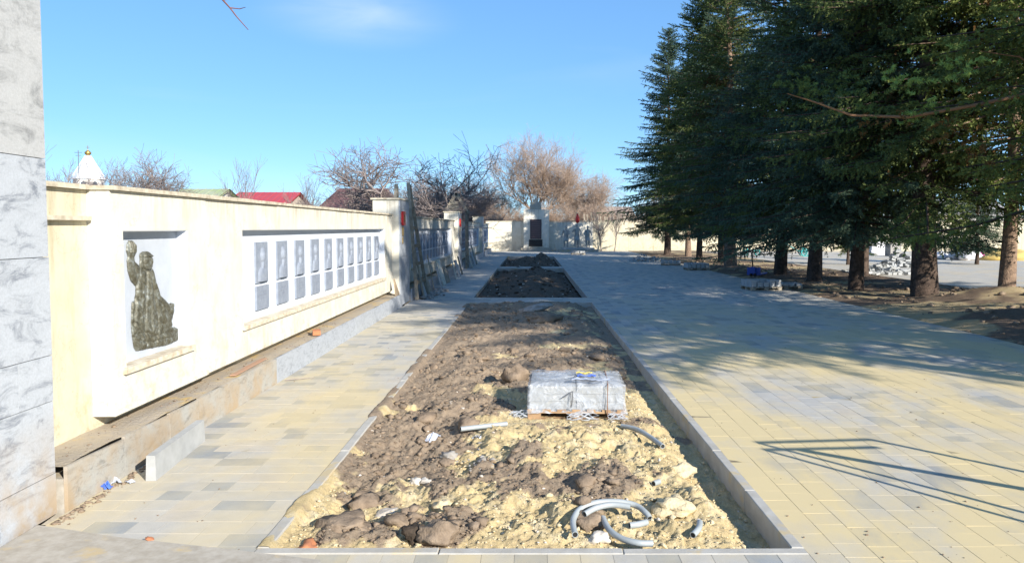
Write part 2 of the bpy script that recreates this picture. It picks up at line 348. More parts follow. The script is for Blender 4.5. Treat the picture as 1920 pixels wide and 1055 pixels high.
M_STEEL = simple('dull_steel', (0.25,0.26,0.28), rough=0.5, metal=0.5, bstr=0)

def needles(name, g1, g2, brown):
    m, nt, b = newmat(name)
    at = nt.nodes.new('ShaderNodeAttribute'); at.attribute_name = 'tint'
    c = ramp(nt, at.outputs['Fac'], [(0.0, brown), (0.14, tuple((x+y)/2 for x, y in zip(brown, g1))), (0.24, g1), (1.0, g2)])
    nt.links.new(c, b.inputs['Base Color']); b.inputs['Roughness'].default_value = 0.7; b.inputs['Specular IOR Level'].default_value = 0.2
    tr = nt.nodes.new('ShaderNodeBsdfTranslucent'); nt.links.new(c, tr.inputs['Color'])
    ms = nt.nodes.new('ShaderNodeMixShader'); ms.inputs[0].default_value = 0.22
    out = nt.nodes['Material Output']
    nt.links.new(b.outputs[0], ms.inputs[1]); nt.links.new(tr.outputs[0], ms.inputs[2]); nt.links.new(ms.outputs[0], out.inputs['Surface'])
    return m
M_NEED = needles('green_spruce_needles', (0.060,0.090,0.032), (0.155,0.195,0.058), (0.13,0.065,0.025))
M_NEEDB = needles('blue_green_spruce_needles', (0.046,0.082,0.056), (0.11,0.165,0.10), (0.10,0.06,0.03))
M_SHRUB = needles('green_shrub_leaves', (0.07,0.11,0.03), (0.18,0.22,0.06), (0.14,0.10,0.04))

def film_mat():
    m, nt, b = newmat('stretch_film'); v = objc(nt)
    b.inputs['Base Color'].default_value = (0.50,0.54,0.60,1); b.inputs['Roughness'].default_value = 0.22; b.inputs['Specular IOR Level'].default_value = 0.6
    bump(nt, b, noise_n(nt, v, 9, 5, 0.6, 1.2), 0.8, 0.03)
    t = nt.nodes.new('ShaderNodeBsdfTransparent'); ms = nt.nodes.new('ShaderNodeMixShader')
    f = ramp(nt, noise_n(nt, v, 7, 4, 0.6, 1.5), [(0.38, (0.16,)*3), (0.66, (0.66,)*3)])
    nt.links.new(f, ms.inputs[0]); nt.links.new(t.outputs[0], ms.inputs[1]); nt.links.new(b.outputs[0], ms.inputs[2])
    nt.links.new(ms.outputs[0], nt.nodes['Material Output'].inputs['Surface']); return m
M_FILM = film_mat()
def bronze_mat():
    m, nt, b = newmat('patinated_bronze'); v = pos(nt)
    spz = nt.nodes.new('ShaderNodeSeparateXYZ'); nt.links.new(v, spz.inputs[0])
    c = ramp(nt, noise_n(nt, v, 14, 8, 0.75, 0.6), [(0.3, (0.045,0.042,0.032)), (0.46, (0.095,0.09,0.062)), (0.57, (0.16,0.165,0.14)), (0.70, (0.32,0.36,0.37))])
    nt.links.new(c, b.inputs['Base Color']); b.inputs['Roughness'].default_value = 0.5; b.inputs['Metallic'].default_value = 0.25
    bump(nt, b, noise_n(nt, v, 40, 6, 0.7), 0.5, 0.006); return m
M_BRONZE = bronze_mat()

# ------------------------------------------------------------------ GROUND
g = MB(); g.quad((-900,-60,-0.45), (900,-60,-0.45), (900,1200,-0.45), (-900,1200,-0.45))
tag(g.build('ground', M_GROUND), kind='structure')
# raised earth on both sides of the paved place, butting the bedding sheets
def sheet(name, x0, x1, y0, y1, z, m, parent=None, kind='structure', th=0.12):
    b = MB(); b.box(x0, x1, y0, y1, z-th, z); o = b.build(name, m, parent)
    if kind: tag(o, kind=kind)
    return o
sheet('earth', -160, -3.70, -20, 230, -0.03, M_GROUND, th=0.4)
sheet('earth', -3.70, 160, 65.6, 230, -0.03, M_GROUND, th=0.4)
sheet('earth', 40, 160, -20, 65.6, -0.03, M_GROUND, th=0.4)

# paving: bedding sheet + pavers; the 300 nearest in view are objects, the rest one stuff part
PW = 0.2
def paver_mesh(w, l, tone, m):
    b = MB(); gp = 0.0015; ch = 0.0005
    b.box(-w/2+gp, w/2-gp, -l/2+gp, l/2-gp, -0.045, -ch, a=tone)
    x, y = w/2-gp, l/2-gp; t = 0.0006
    b.f.pop(1); b.a.pop(1)
    n = len(b.v); b.v += [(-x+t,-y+t,0),(x-t,-y+t,0),(x-t,y-t,0),(-x+t,y-t,0)]
    b.f.append((n,n+1,n+2,n+3)); b.a.append(tone)
    for i in range(4):
        j = (i+1) % 4; b.f.append((n-4+i, n-4+j, n+j, n+i)); b.a.append(tone)
    return b
def lay(name, rects, along, m, joint, vis, zb=0.0, seed=1, maxparts=300, sandy=False):
    """rects: list of (x0,x1,y0,y1); rows run along 'x' or 'y'"""
    r = random.Random(seed); L = []
    for (x0, x1, y0, y1) in rects:
        a0, a1, b0, b1 = (x0, x1, y0, y1) if along == 'y' else (y0, y1, x0, x1)
        nrow = max(1, round((a1-a0)/PW)); w = (a1-a0)/nrow
        for i in range(nrow):
            c = a0 + (i+0.5)*w; t = b0
            while t < b1 - 0.01:
                l = r.choice((0.2, 0.2, 0.3, 0.4)) if along == 'x' else r.choice((0.2, 0.3, 0.3, 0.4))
                if t == b0: l *= r.choice((0.5, 0.75, 1))
                if b1 - t - l < 0.1: l = b1 - t
                tone = r.choice((0.05, 0.2, 0.22)) if r.random() < 0.27 else r.choice((0.4, 0.5, 0.6, 0.7, 0.8, 0.95))
                if along == 'y': L.append((c, t+l/2, w, l, tone))
                else: L.append((t+l/2, c, l, w, tone))
                t += l
    root = None
    for k, (x0, x1, y0, y1) in enumerate(rects):
        b = MB() if root is None else b
        b.box(x0, x1, y0, y1, -0.32+zb, -0.0012+zb); root = 1
    root = b.build(name, joint); tag(root, kind='structure')
    L.sort(key=lambda q: (0 if vis(q[0], q[1]) else 1, q[1]))
    cache = {}; rest = MB()
    for i, (cx, cy, w, l, tone) in enumerate(L):
        dz = r.uniform(0, 0.0011) + zb
        if i < maxparts - 1 and vis(cx, cy):
            key = (round(w, 2), round(l, 2), tone)
            if key not in cache: cache[key] = paver_mesh(key[0], key[1], tone, m).mesh('paver', m, attr='tone')
            o = link('paver', cache[key], root, (cx, cy, dz))
            o.scale = (w/key[0], l/key[1], 1)
            o.rotation_euler = (r.gauss(0, 0.0035), r.gauss(0, 0.0035), r.gauss(0, 0.003))
        else:
            pb = paver_mesh(w, l, tone, m); n = len(rest.v); rz = r.gauss(0, 0.003); tx = r.gauss(0, 0.003)
            rest.v += [(cx+x-y*rz, cy+y+x*rz, z+dz+x*tx) for x, y, z in pb.v]; rest.f += [tuple(n+k for k in f) for f in pb.f]; rest.a += pb.a
    if rest.f:
        o = rest.build('pavers', m, root, attr='tone'); o['kind'] = 'stuff'
    return root
def inview(x, y): return y > 4.3 and abs(x + 0.0 - y*0.025) < y*0.70 + 0.2 
BX = 1.63; KW = 0.08
BEDS = [(4.57, 19.9), (21.3, 37.0), (38.4, 52.0)]
PLX = 8.4
lay('plaza_paving', [(BX+KW, PLX, 2.5, 64.6)], 'y', M_PAV, M_JOINT, inview, seed=3)
lay('path_paving', [(-3.27, -BX-KW, 3.2, 64.2)], 'x', M_PAVL, M_JOINTL, inview, seed=5)
lay('front_paving', [(-BX-KW, BX+KW, 3.0, BEDS[0][0]-KW)], 'y', M_PAVL, M_JOINTL, lambda x, y: y > 4.3, seed=6)
lay('cross_path', [(-BX-KW, BX+KW, BEDS[0][1]+KW, BEDS[1][0]-KW), (-BX-KW, BX+KW, BEDS[1][1]+KW, BEDS[2][0]-KW), (-BX-KW, BX+KW, BEDS[2][1]+KW, 64.2)],
    'x', M_PAVL, M_JOINT, lambda x, y: y < 21.4, seed=8, maxparts=120)
# second, sunlit paved place beyond the spruces (pieces below 10 px: material takes over)
m, nt, b = newmat('far_paving'); v = pos(nt)
br = N(nt, 'ShaderNodeTexBrick', Scale=1.0); br.inputs['Brick Width'].default_value = 0.4; br.inputs['Row Height'].default_value = 0.2
br.inputs['Mortar Size'].default_value = 0.006; br.inputs['Color1'].default_value = (0.47,0.44,0.38,1); br.inputs['Color2'].default_value = (0.38,0.37,0.34,1); br.inputs['Mortar'].default_value = (0.25,0.21,0.15,1)
nt.links.new(v, br.inputs['Vector']); c = mixc(nt, ramp(nt, noise_n(nt, v, 0.5, 6, 0.6), [(0.5,(0,0,0)),(0.66,(0.7,)*3)]), br.outputs[0], (0.5,0.40,0.24))
nt.links.new(c, b.inputs['Base Color']); b.inputs['Roughness'].default_value = 0.9; M_FARPAV = m
sheet('far_plaza', 14.6, 40, 10, 64.6, 0.0, M_FARPAV, th=0.3)
# concrete apron at the lower left of the picture
b = MB(); b.prism([(-3.27,3.3),(-0.9,3.3),(-1.25,4.34),(-1.9,4.50),(-2.6,4.66),(-3.27,4.86)], 0.004, 0.035)
tag(b.build('concrete_apron', M_CONC), kind='structure')

# ------------------------------------------------------------------ BED SOIL
def bed_height(x, y):
    x = np.asarray(x, float); y = np.asarray(y, float)
    big = fbm(x*0.9+3, y*0.7, 3, 11); med = fbm(x*3.1, y*3.1, 4, 21); fine = fbm(x*11, y*11, 4, 31, 0.6)
    lump = fbm(x*6.3+5, y*6.3, 3, 41, 0.5, True)
    u = x/BX
    trench = smooth(0.70, 0.93, u + 0.10*(vnoise(y*1.7, y*0+3, 5)-0.5))
    left = smooth(-0.80, -1.0, u)
    far = smooth(20, 22, y)
    h = -0.10 + 0.20*(big-0.4) + 0.19*(med-0.5) + 0.05*(fine-0.5) + 0.05*(lump-0.6) + 0.10*np.exp(-(u/0.7)**2)
    h = h*(1-trench) + (-0.165 + 0.05*(fine-0.5))*trench
    h = h*(1-left) + (-0.045 + 0.05*(fine-0.5))*left
    nearedge = smooth(4.9, 4.57, y); h = h*(1-nearedge) + (-0.06+0.05*(fine-0.5))*nearedge
    # dug, heaped soil in the two far beds
    h = h - .13*far
    heap = 0.15*np.exp(-((x-0.1)/0.95)**2)*(0.55+0.9*(fbm(x*0.8, y*0.35, 2, 71)-0.4))
    h = h + far*heap*smooth(0, 1.2, np.minimum(np.abs(y-21.3), np.abs(y-37.0)))*1.0
    h = h + 0.50*np.exp(-((x-0.75)/0.45)**2-((y-47)/2.5)**2) + 0.26*np.exp(-((x+0.1)/0.6)**2-((y-43)/1.5)**2) + 0.17*np.exp(-((x-0.45)/0.35)**2-((y-36.0)/.6)**2) + 0.26*np.exp(-((x+0.8)/0.6)**2-((y-42)/2.0)**2)
    h = h + 0.10*np.exp(-((x-0.15)/0.5)**2-((y-17.2)/0.7)**2) + 0.14*np.exp(-((x-0.3)/0.9)**2-((y-18.9)/0.6)**2)
    # flattened spot under the pallet
    pf = smooth(1.0, 0.55, np.maximum(np.abs(x-0.50)/0.62*0.62, np.abs(y-8.25)/0.5*0.55))
    h = h*(1-pf) + (-0.03)*pf
    lim = 0.02 + 0.9*(BX-np.abs(x)) - .05*(x < 0)*smooth(.62,.45,fbm(x*2+1, y*1.3, 3, 77))
    h = np.minimum(h, lim)
    h = h + 0.030*(fbm(x*41+3, y*41, 3, 89, .65)-.5)*smooth(12, 5, y)
    h = h + 0.020*(fbm(x*9+2, y*9, 3, 191, .7, True)-.6)*(1-.5*trench)*smooth(22, 19, y)
    h = h*(1-.30*smooth(9, 13, y)*smooth(20.5, 19.9, y)) + 0.028*(fbm(x*23, y*23, 3, 87, .6, True)-.55)*(1-.6*trench)*smooth(16, 6, y)
    spill = (0.030*smooth(.50, .72, fbm(x*2.5+4, y*1.1, 4, 97)) + .014*(fbm(x*14, y*14, 3, 98)-.5) - .006)*smooth(20.5,19,y)
    out = smooth(-BX+.06, -BX-.01, x); h = h*(1-out) + (spill - .03*smooth(-BX-.07, -BX-.12, x) - .10*smooth(19.6, 19.95, y))*out
    return h
def hz(x, y): return float(bed_height(np.array([x]), np.array([y]))[0])
def sandmask(x, y):
    n = fbm(x*1.5+8, y*1.2, 5, 51, 0.6); d = fbm(x*6, y*6, 3, 61)
    bias = 0.10*smooth(9.5, 6.5, y) - 0.09*smooth(9.0, 11.5, y)*smooth(1.2, .6, x) - 0.035*smooth(1.0, -.2, x) + 0.14*smooth(0.3, 1.5, x)*smooth(14, 10, y) + 0.12*smooth(-1.2,-1.63, x) + 0.10*smooth(5.6, 4.7, y) - 0.20*smooth(-0.2,-1.2,x)*smooth(5.2,6.5,y) - 0.05
    return smooth(0.50, 0.56, n + bias + 0.10*(d-0.5) - 0.42*(fbm(x*3.1, y*3.1, 4, 21)-0.5) - 0.22*(fbm(x*0.9+3, y*0.7, 3, 11)-.5))*smooth(23, 19, y) 
for k, (y0, y1) in enumerate(BEDS):
    if k == 0:
        ys = [y0]
        while ys[-1] < y1: ys.append(ys[-1] + 0.011*max(1, ys[-1]/5.0)**1.25)
        ys[-1] = y1; ys = np.array(ys); nx = 260
    else: ys = np.linspace(y0, y1, 260); nx = 70
    xs = np.linspace(-BX-(.12 if k == 0 else 0), BX, nx); X, Y = np.meshgrid(xs, ys); Z = bed_height(X, Y)
    V = np.stack([X, Y, Z], -1).reshape(-1, 3); ny = len(ys)
    I = (np.arange(ny-1)[:, None]*nx + np.arange(nx-1)[None]).ravel()
    F = np.stack([I, I+1, I+nx+1, I+nx], -1)
    me = np_mesh('bed_soil', V, F, M_SOIL if k == 0 else M_SOILD, True, {'sand': ('POINT', sandmask(X, Y))})
    tag(link('bed_soil', me), kind='structure')

# kerbs: individual kerb stones round each bed
def kerb_stone_mesh(l, seed):
    r = random.Random(seed); b = MB(); t = 0.006
    b.box(0, KW, 0.002, l-0.002, -0.22, -t); b.f.pop(1); b.a.pop(1)
    n = len(b.v); b.v += [(t,0.002+t,0),(KW-t,0.002+t,0),(KW-t,l-0.002-t,0),(t,l-0.002-t,0)]
    b.f.append((n,n+1,n+2,n+3)); b.a.append(0)
    for i in range(4):
        j = (i+1) % 4; b.f.append((n-4+i, n-4+j, n+j, n+i)); b.a.append(0)
    return b.mesh('kerb_stone', M_KERB)
ks = {}
def kerb(y0, y1, label):
    root = empty('bed_kerb', (0, y0, 0), 0, label, 'kerb')
    def stone(x, y, l, rz):
        k = round(l, 2)
        if k not in ks: ks[k] = kerb_stone_mesh(l, 1)
        o = link('kerb_stone', ks[k], root, (x + random.gauss(0, .002), y-y0, 0.008+random.gauss(0, .0018)))
        o.rotation_euler = (random.gauss(0, .0015), random.gauss(0, .004), rz+random.gauss(0, .0025))
    n = int(round((y1-y0)/1.0)); l = (y1-y0)/n
    for i in range(n):
        stone(BX, y0+i*l, l, 0); stone(-BX-KW, y0+i*l, l, 0)
    w = 2*(BX+KW); n = 3; l = w/n
    for i in range(n):
        stone(-BX-KW+i*l, y0, l, -math.pi/2)       # runs along +x
        stone(-BX-KW+i*l, y1+KW, l, -math.pi/2)
kerb(*BEDS[0], 'concrete kerb framing the nearest bed of sand and soil')
kerb(*BEDS[1], 'concrete kerb framing the shaded middle bed of dark soil')
kerb(*BEDS[2], 'concrete kerb framing the farthest bed with two soil heaps')

# ---- rocks
def ico(sub=1, seed=0, jag=0.25):
    import bmesh
    bm = bmesh.new(); bmesh.ops.create_icosphere(bm, subdivisions=sub, radius=1)
    o = Vector((seed*3.1, seed*1.7, 0))
    for v in bm.verts:
        v.co *= 1 + jag*2*(mnoise.noise(v.co*1.3+o)) + jag*1.3*mnoise.noise(v.co*3.4+o) + jag*.6*mnoise.noise(v.co*8+o)
        v.co.z *= 0.72
    V = np.array([v.co[:] for v in bm.verts]); F = np.array([[v.index for v in f.verts] for f in bm.faces]); bm.free(); return V, F
ROCK = [ico(2, s, 0.3) for s in range(5)]; ROCKS = [ico(1, s, 0.35) for s in range(5)]
def scatter(name, P, sizes, mat, parent=None, label=None, big=False):
    lib = ROCK if big else ROCKS
    VV = []; FF = []; n = 0
    for (x, y, z), s in zip(P, sizes):
        V, F = lib[random.randrange(5)]; a = random.uniform(0, 6.28); c, sn = math.cos(a), math.sin(a)
        A = V*np.array([s*random.uniform(.7,1.3), s*random.uniform(.7,1.3), s*random.uniform(.6,1.1)])
        A = np.stack([A[:,0]*c-A[:,1]*sn+x, A[:,0]*sn+A[:,1]*c+y, A[:,2]+z+s*0.15], -1)
        VV.append(A); FF.append(F+n); n += len(A)
    me = np_mesh(name, np.concatenate(VV), np.concatenate(FF), mat, False)
    o = link(name, me, parent); o['kind'] = 'stuff'
    return o
def bedpts(n, y0, y1, x0=-1.6, x1=1.6, cond=None, bias=1.0):
    """cond works on whole arrays"""
    XX = np.zeros(0); YY = np.zeros(0)
    while len(XX) < n:
        x = rng.uniform(x0, x1, 2*n); y = y0 + (y1-y0)*rng.random(2*n)**bias
        k = ~((np.abs(x-0.5) < 0.58) & (np.abs(y-8.25) < 0.5))
        if cond: k &= cond(x, y)
        XX = np.concatenate([XX, x[k]]); YY = np.concatenate([YY, y[k]])
    XX = XX[:n]; YY = YY[:n]
    return list(zip(XX, YY, bed_height(XX, YY)))
def sz(n, lo, hi, p=3): return [lo+(hi-lo)*random.random()**p for _ in range(n)]
smk = sandmask
n = 3200; scatter('soil_clods', bedpts(n, 4.6, 19.8, cond=lambda x, y: (smk(x, y) < 0.5) & (x < 1.45) & (vnoise(x*1.7, y*1.7, 201) > .40), bias=1.5), sz(n, .004, .05, 5), M_CLODB)
n = 900; scatter('sand_clods', bedpts(n, 4.6, 14, cond=lambda x, y: smk(x, y) > 0.3, bias=1.5), sz(n, .003, .028, 4), M_CLODS)
n = 9000; scatter('soil_crumbs', bedpts(n, 4.6, 12, cond=lambda x, y: (smk(x, y) < 0.6) & (x < 1.5), bias=1.4), sz(n, .0025, .016, 3), M_CLODB)
n = 5500; scatter('sand_crumbs', bedpts(n, 4.6, 10, cond=lambda x, y: smk(x, y) > 0.3, bias=1.3), sz(n, .0025, .012, 3), M_CLODS)
n = 500; scatter('pale_pebbles', bedpts(n, 4.6, 19.5, bias=1.6), sz(n, .004, .022, 4), M_PALE)
n = 30; scatter('large_clods', bedpts(n, 4.8, 12.0, x1=1.25, cond=lambda x, y: smk(x, y) < 0.5), sz(n, .05, .12, 2), M_CLODB, big=True)
n = 550; scatter('dark_clods', bedpts(n, 21.4, 51.5), sz(n, .02, .09, 3), M_CLODD)
n = 120; scatter('pale_rubble', bedpts(n, 21.4, 51.5), sz(n, .02, .08, 3), M_PALE)
n = 70; scatter('grey_rubble', [(x+random.gauss(0,.16), y+random.gauss(0,.2), hz(-0.28, 6.2)) for x, y in [(-0.28, 6.25)]*n], sz(n, .012, .045, 2), M_GRAVEL)

def rock_thing(name, x, y, s, mat, label, cat='stone', var=0, sc=(1,1,1), rz=0, group=None):
    V, F = ico(3, var+11, 0.28)
    me = np_mesh(name, V*s*np.array(sc), F, mat, False)
    o = link(name, me, None, (x, y, hz(x, y)+s*sc[2]*0.25), (random.uniform(-.2,.2), random.uniform(-.2,.2), rz))
    return tag(o, label, cat, group)
def gp(px, py, z=0.0):   # ground point seen at a pixel of the photograph (used once, to survey positions)
    k = (2.0-z)/(py-427.0); return ((px-995)*k, 1400*k)
x, y = gp(724, 946); rock_thing('stone', x, y, .085, M_PALE, 'flat whitish stone lying in brown soil near the front edge of the bed', var=1, sc=(1.2,.8,.5))
x, y = gp(775, 892); rock_thing('stone', x, y, .05, M_PALE, 'round white pebble, left one of a pair in the near soil', var=2)
x, y = gp(795, 893); rock_thing('stone', x, y, .05, M_PALE, 'oval white pebble, right one of a pair in the near soil', var=3, sc=(.8,1.3,.8), rz=.5)
x, y = gp(1280, 880); rock_thing('clod', x, y, .10, M_CLODS, 'angular yellow clay lump beside the trench of the right kerb', 'clod', var=4, sc=(1.2,.8,.8), rz=.4)
x, y = gp(815, 1015); rock_thing('clod', x, y, .14, M_CLODB, 'largest dark brown clod by the front kerb of the bed', 'clod', var=5, sc=(1,.8,.9))
x, y = gp(775, 1012); rock_thing('clod', x, y, .10, M_CLODD, 'dark damp clod left of the largest clod by the front kerb', 'clod', var=9, sc=(.8,.8,1))
x, y = gp(965, 722); rock_thing('clod', x, y, .19, M_CLODB, 'upright brown clod standing left behind the wrapped pallet', 'clod', var=6, sc=(.8,.8,1.2))
x, y = gp(640, 985); rock_thing('clod', x, y, .16, M_CLODB, 'broad smooth brown clod at the front left corner of the bed', 'clod', var=7, sc=(1.1,1.2,.55))
x, y = gp(1110, 990); rock_thing('clod', x, y, .095, M_CLODB, 'brown clod inside the ring of grey conduit', 'clod', var=8)
x, y = gp(1125, 1015); rock_thing('stone', x, y, .075, M_PALE, 'white chip of rubble under the lower conduit', var=10, sc=(1,.9,.7))
x, y = gp(830, 950); rock_thing('stone', x, y, .07, M_CLODS, 'creamy yellow stone in the middle of the near bed', var=12)
x, y = gp(1270, 960); rock_thing('clod', x, y, .12, M_CLODS, 'brownish yellow sand heap lump right of the conduit ring', 'clod', var=13, sc=(1.2,1,.8))
x, y = gp(840, 850); rock_thing('stone', x, y, .07, M_GRAVEL, 'brownish grey stone next to the white plastic scrap', var=14)
x, y = gp(1000, 590); rock_thing('clod', x, y, .28, M_GRAVEL, 'pale flat chunk lying in shade at the far end of the near bed', 'clod', var=15, sc=(1.3,.8,.35))
x, y = gp(1020, 602); rock_thing('clod', x, y, .30, M_CLODB, 'big clod crowning the sunlit soil ridge of the near bed', 'clod', var=16, sc=(1.2,.8,.6))
x, y = gp(560, 1025); o = rock_thing('brick_lump', x+0.03, y, .085, M_BRICK, 'broken orange brick lump in the front left corner of the bed', 'brick', var=17, sc=(.8,1.3,.6))
x, y = gp(1282, 632); 

# ---- corrugated conduit pieces
def conduit(pts, label, r=0.021, rings=True, open_end=True):
    pts = [Vector(p) for p in pts]
    # Catmull-Rom resample
    P = []; n = len(pts)
    for i in range(n-1):
        p0, p1, p2, p3 = pts[max(i-1,0)], pts[i], pts[i+1], pts[min(i+2,n-1)]
        L = (p2-p1).length; k = max(2, int(L/0.006))
        for j in range(k):
            t = j/k; P.append(0.5*((2*p1)+(p2-p0)*t+(2*p0-5*p1+4*p2-p3)*t*t+(3*p1-p0-3*p2+p3)*t**3))
    P.append(pts[-1])
    rad = [r*(1.0 if (i % 2 == 0 or not rings) else 0.93) for i in range(len(P))]
    b = MB(); b.tube(P, rad, 12, cap=False)
    o = b.build('conduit', M_CONDUIT, smooth=True); 
    for e, d in ((P[0], (P[1]-P[0]).normalized()), (P[-1], (P[-2]-P[-1]).normalized())):
        MB().tube([e+d*0.004, e+d*0.02], r*0.80, 12).build('bore_shade_plug', M_BLACK, o)  # black plug paints in the shade of the hollow pipe end
        q = MB(); u = d.cross(Vector((0,0,1))).normalized(); w = d.cross(u); nv = []
        for kk in range(12):
            t = 2*math.pi*kk/12; a0 = u*math.cos(t)+w*math.sin(t); q.v += [tuple(e+a0*r), tuple(e+a0*r*.78)]
        for kk in range(12):
            j_ = (kk+1) % 12; q.f.append((2*kk, 2*j_, 2*j_+1, 2*kk+1)); q.a.append(0)
        q.build('cut_rim', M_CONDUIT, o)
    return tag(o, label, 'pipe', 'grey conduit offcuts on the bed')
def gpath(pp, lift=0.03):
    q = [gp(px, py, 0.0) for px, py, dz in pp]; z0 = float(np.percentile([hz(*a) for a in q], 75))
    return [(*gp(px, py, z0+lift+dz), z0+lift+dz) for px, py, dz in pp]
conduit(gpath([(1080,1012,0),(1076,985,0.01),(1090,962,0.03),(1120,950,0.05),(1160,948,0.05),(1195,955,0.03),(1215,970,0.01),(1222,980,-0.01)]), 'outer arc of grey corrugated conduit curling at the front of the bed')
conduit(gpath([(1098,972,0.0),(1120,960,0.02),(1150,954,0.03),(1185,958,0.02)], 0.028), 'inner strand of the conduit ring close against the outer arc')
conduit(gpath([(1133,980,0.03),(1146,1003,0.02),(1170,1020,0.01),(1200,1028,0.01),(1228,1029,0.0)]), 'lower ribbed conduit curve nearest the front kerb')
conduit(gpath([(1184,994,0.01),(1200,992,0.01),(1216,988,0.0)]), 'short stub of conduit in the middle of the ring', rings=False)
conduit(gpath([(1318,988,0.0),(1316,1000,0.01),(1305,1013,0.0)]), 'short bent conduit piece right of the ring near the trench')
conduit(gpath([(1168,802,0.01),(1195,808,0.02),(1220,822,0.01),(1246,841,0.0)]), 'curved conduit piece right in front of the wrapped pallet', r=0.024)
conduit(gpath([(862,808,0.02),(905,803,0.02),(950,798,0.02)]), 'straight grey conduit piece left in front of the wrapped pallet', r=0.024, rings=False)
conduit(gpath([(1229,913,0.01),(1240,909,0.01)]), 'tiny conduit ring offcut between trench and conduit ring', rings=False)

# ---- crumpled plastic scraps
def scrap(px, py, w, d, h, mat, label, on='bed', seed=0, cat='litter'):
    if on == 'bed': x, y, z = gpath([(px, py, 0)], 0.0)[0]
    else: x, y = gp(px, py, on); z = on
    nx, ny = 9, 7; V = []; r = random.Random(seed)
    for j in range(ny):
        for i in range(nx):
            u, v_ = i/(nx-1)-.5, j/(ny-1)-.5
            q = mnoise.noise(Vector((u*5+seed, v_*5, seed*1.3)))
            V.append((u*w*(1+.35*mnoise.noise(Vector((v_*4, seed, 2)))), v_*d*(1+.5*mnoise.noise(Vector((u*4, seed, 5)))), 0.012+h*(0.5+q)*max(0,(1-(2*abs(u))**2))))
    F = [(j*nx+i, j*nx+i+1, (j+1)*nx+i+1, (j+1)*nx+i) for j in range(ny-1) for i in range(nx-1)]
    me = bpy.data.meshes.new('plastic_scrap'); me.from_pydata(V, [], F); me.materials.append(mat)
    o = link('plastic_scrap', me, None, (x, y, z), (0, 0, r.uniform(-1, 1)))
    md = o.modifiers.new('thick', 'SOLIDIFY'); md.thickness = 0.003
    return tag(o, label, cat)
scrap(775, 848, .07, .13, .07, M_BPLAS, 'crumpled blue plastic scrap in the soil of the near bed', seed=1)
scrap(812, 830, .20, .09, .06, M_WPLAS, 'pale lilac plastic bag scrap behind the blue scrap', seed=2)
scrap(900, 828, .16, .08, .04, M_WPLAS, 'grey plastic scrap lying below the straight conduit', seed=3)
scrap(632, 940, .14, .06, .03, M_WPLAS, 'small white strip near the left kerb of the bed', seed=4)
scrap(184, 924, .09, .08, .05, M_BPLAS, 'crushed blue wrapper at the foot of the plinth', on=0.0, seed=5)
scrap(203, 913, .08, .07, .04, M_WPLAS, 'crumpled white scrap next to the blue wrapper', on=0.0, seed=6)
scrap(232, 912, .07, .05, .02, M_WPLAS, 'white paper bit on the path pavers between wrapper and kerb block', on=0.0, seed=8)
b = MB(); b.tube([(0,0,0),(.14,.03,.012),(.27,.11,.008),(.36,.10,.015)], [.006,.006,.004,.002], 5)
x, y = gp(530, 716); tag(b.build('twig', M_BARE, loc=(x, y, .008)), 'thin dry twig lying on the path by the plinth', 'twig')
x, y = gp(266, 1022, 0.035); tag(rock_thing('leaf_litter', x, y, .022, M_BRICK, 'small reddish brown leaf on the near left paving', 'leaf', var=20, sc=(1.2,.8,.35)), None)
bpy.context.view_layer.objects.active = None
for o in [o for o in COL.objects if o.name.startswith('leaf_litter')]: o.location.z = 0.042
# soil and grit along the joint of plinth and path
P = [(-3.24+abs(random.gauss(0,.035)), 4.95+1.5*random.random()**1.3, 0.0) for _ in range(170)]
scatter('joint_debris', P, sz(170, .004, .026, 3), M_CLODB)
P = [(random.uniform(-3.2, 8.3), 4.4+26*random.random()**1.8, 0.002) for _ in range(1500)]
P = [p for p in P if not (abs(p[0]) < BX+.1 and 4.4 < p[1])]
scatter('grit', P, sz(len(P), .002, .010, 3), M_CLODB)

# ------------------------------------------------------------------ WRAPPED PALLET
def pallet(root, w=1.04, d=0.82, mat=M_PALLET):
    b0 = {}
    def board(x0, x1, y0, y1, z0, z1):
        o = MB().box(x0, x1, y0, y1, z0, z1).build('board', mat, root); return o
    for i in range(7):
        x = -w/2 + i*(w-.09)/6; board(x, x+.09, -d/2, d/2, .098, .118)
    for yy in (-d/2, -.05, d/2-.10):
        board(-w/2, w/2, yy, yy+.10, .078, .0975); board(-w/2+.004, w/2-.004, yy+.002, yy+.098, 0, .018)
        for xx in (-w/2+.003, -.07, w/2-.143): MB().box(xx, xx+.14, yy+.003, yy+.097, .0185, .0775).build('block', mat, root)
px0, py0 = 0.50, 8.25
root = empty('pallet', (px0, py0, -0.045), R(-2), 'wooden pallet under the film wrapped slabs in the near bed', 'pallet')
pallet(root)
root = empty('wrapped_slab_stack', (px0, py0, 0.075), R(-2), 'stack of grey slabs in crumpled clear film on the pallet', 'slab stack')
for k in range(3):
    for i in range(2):
        x = -0.50+i*.50; z = k*.082
        b = MB(); b.box(x+.003, x+.497, -.385, -.002, z, z+.078, taper=.004).build('slab', M_SLAB, root)
        b = MB(); b.box(x+.003, x+.497, .002, .385, z, z+.078, taper=.004).build('slab', M_SLAB, root)
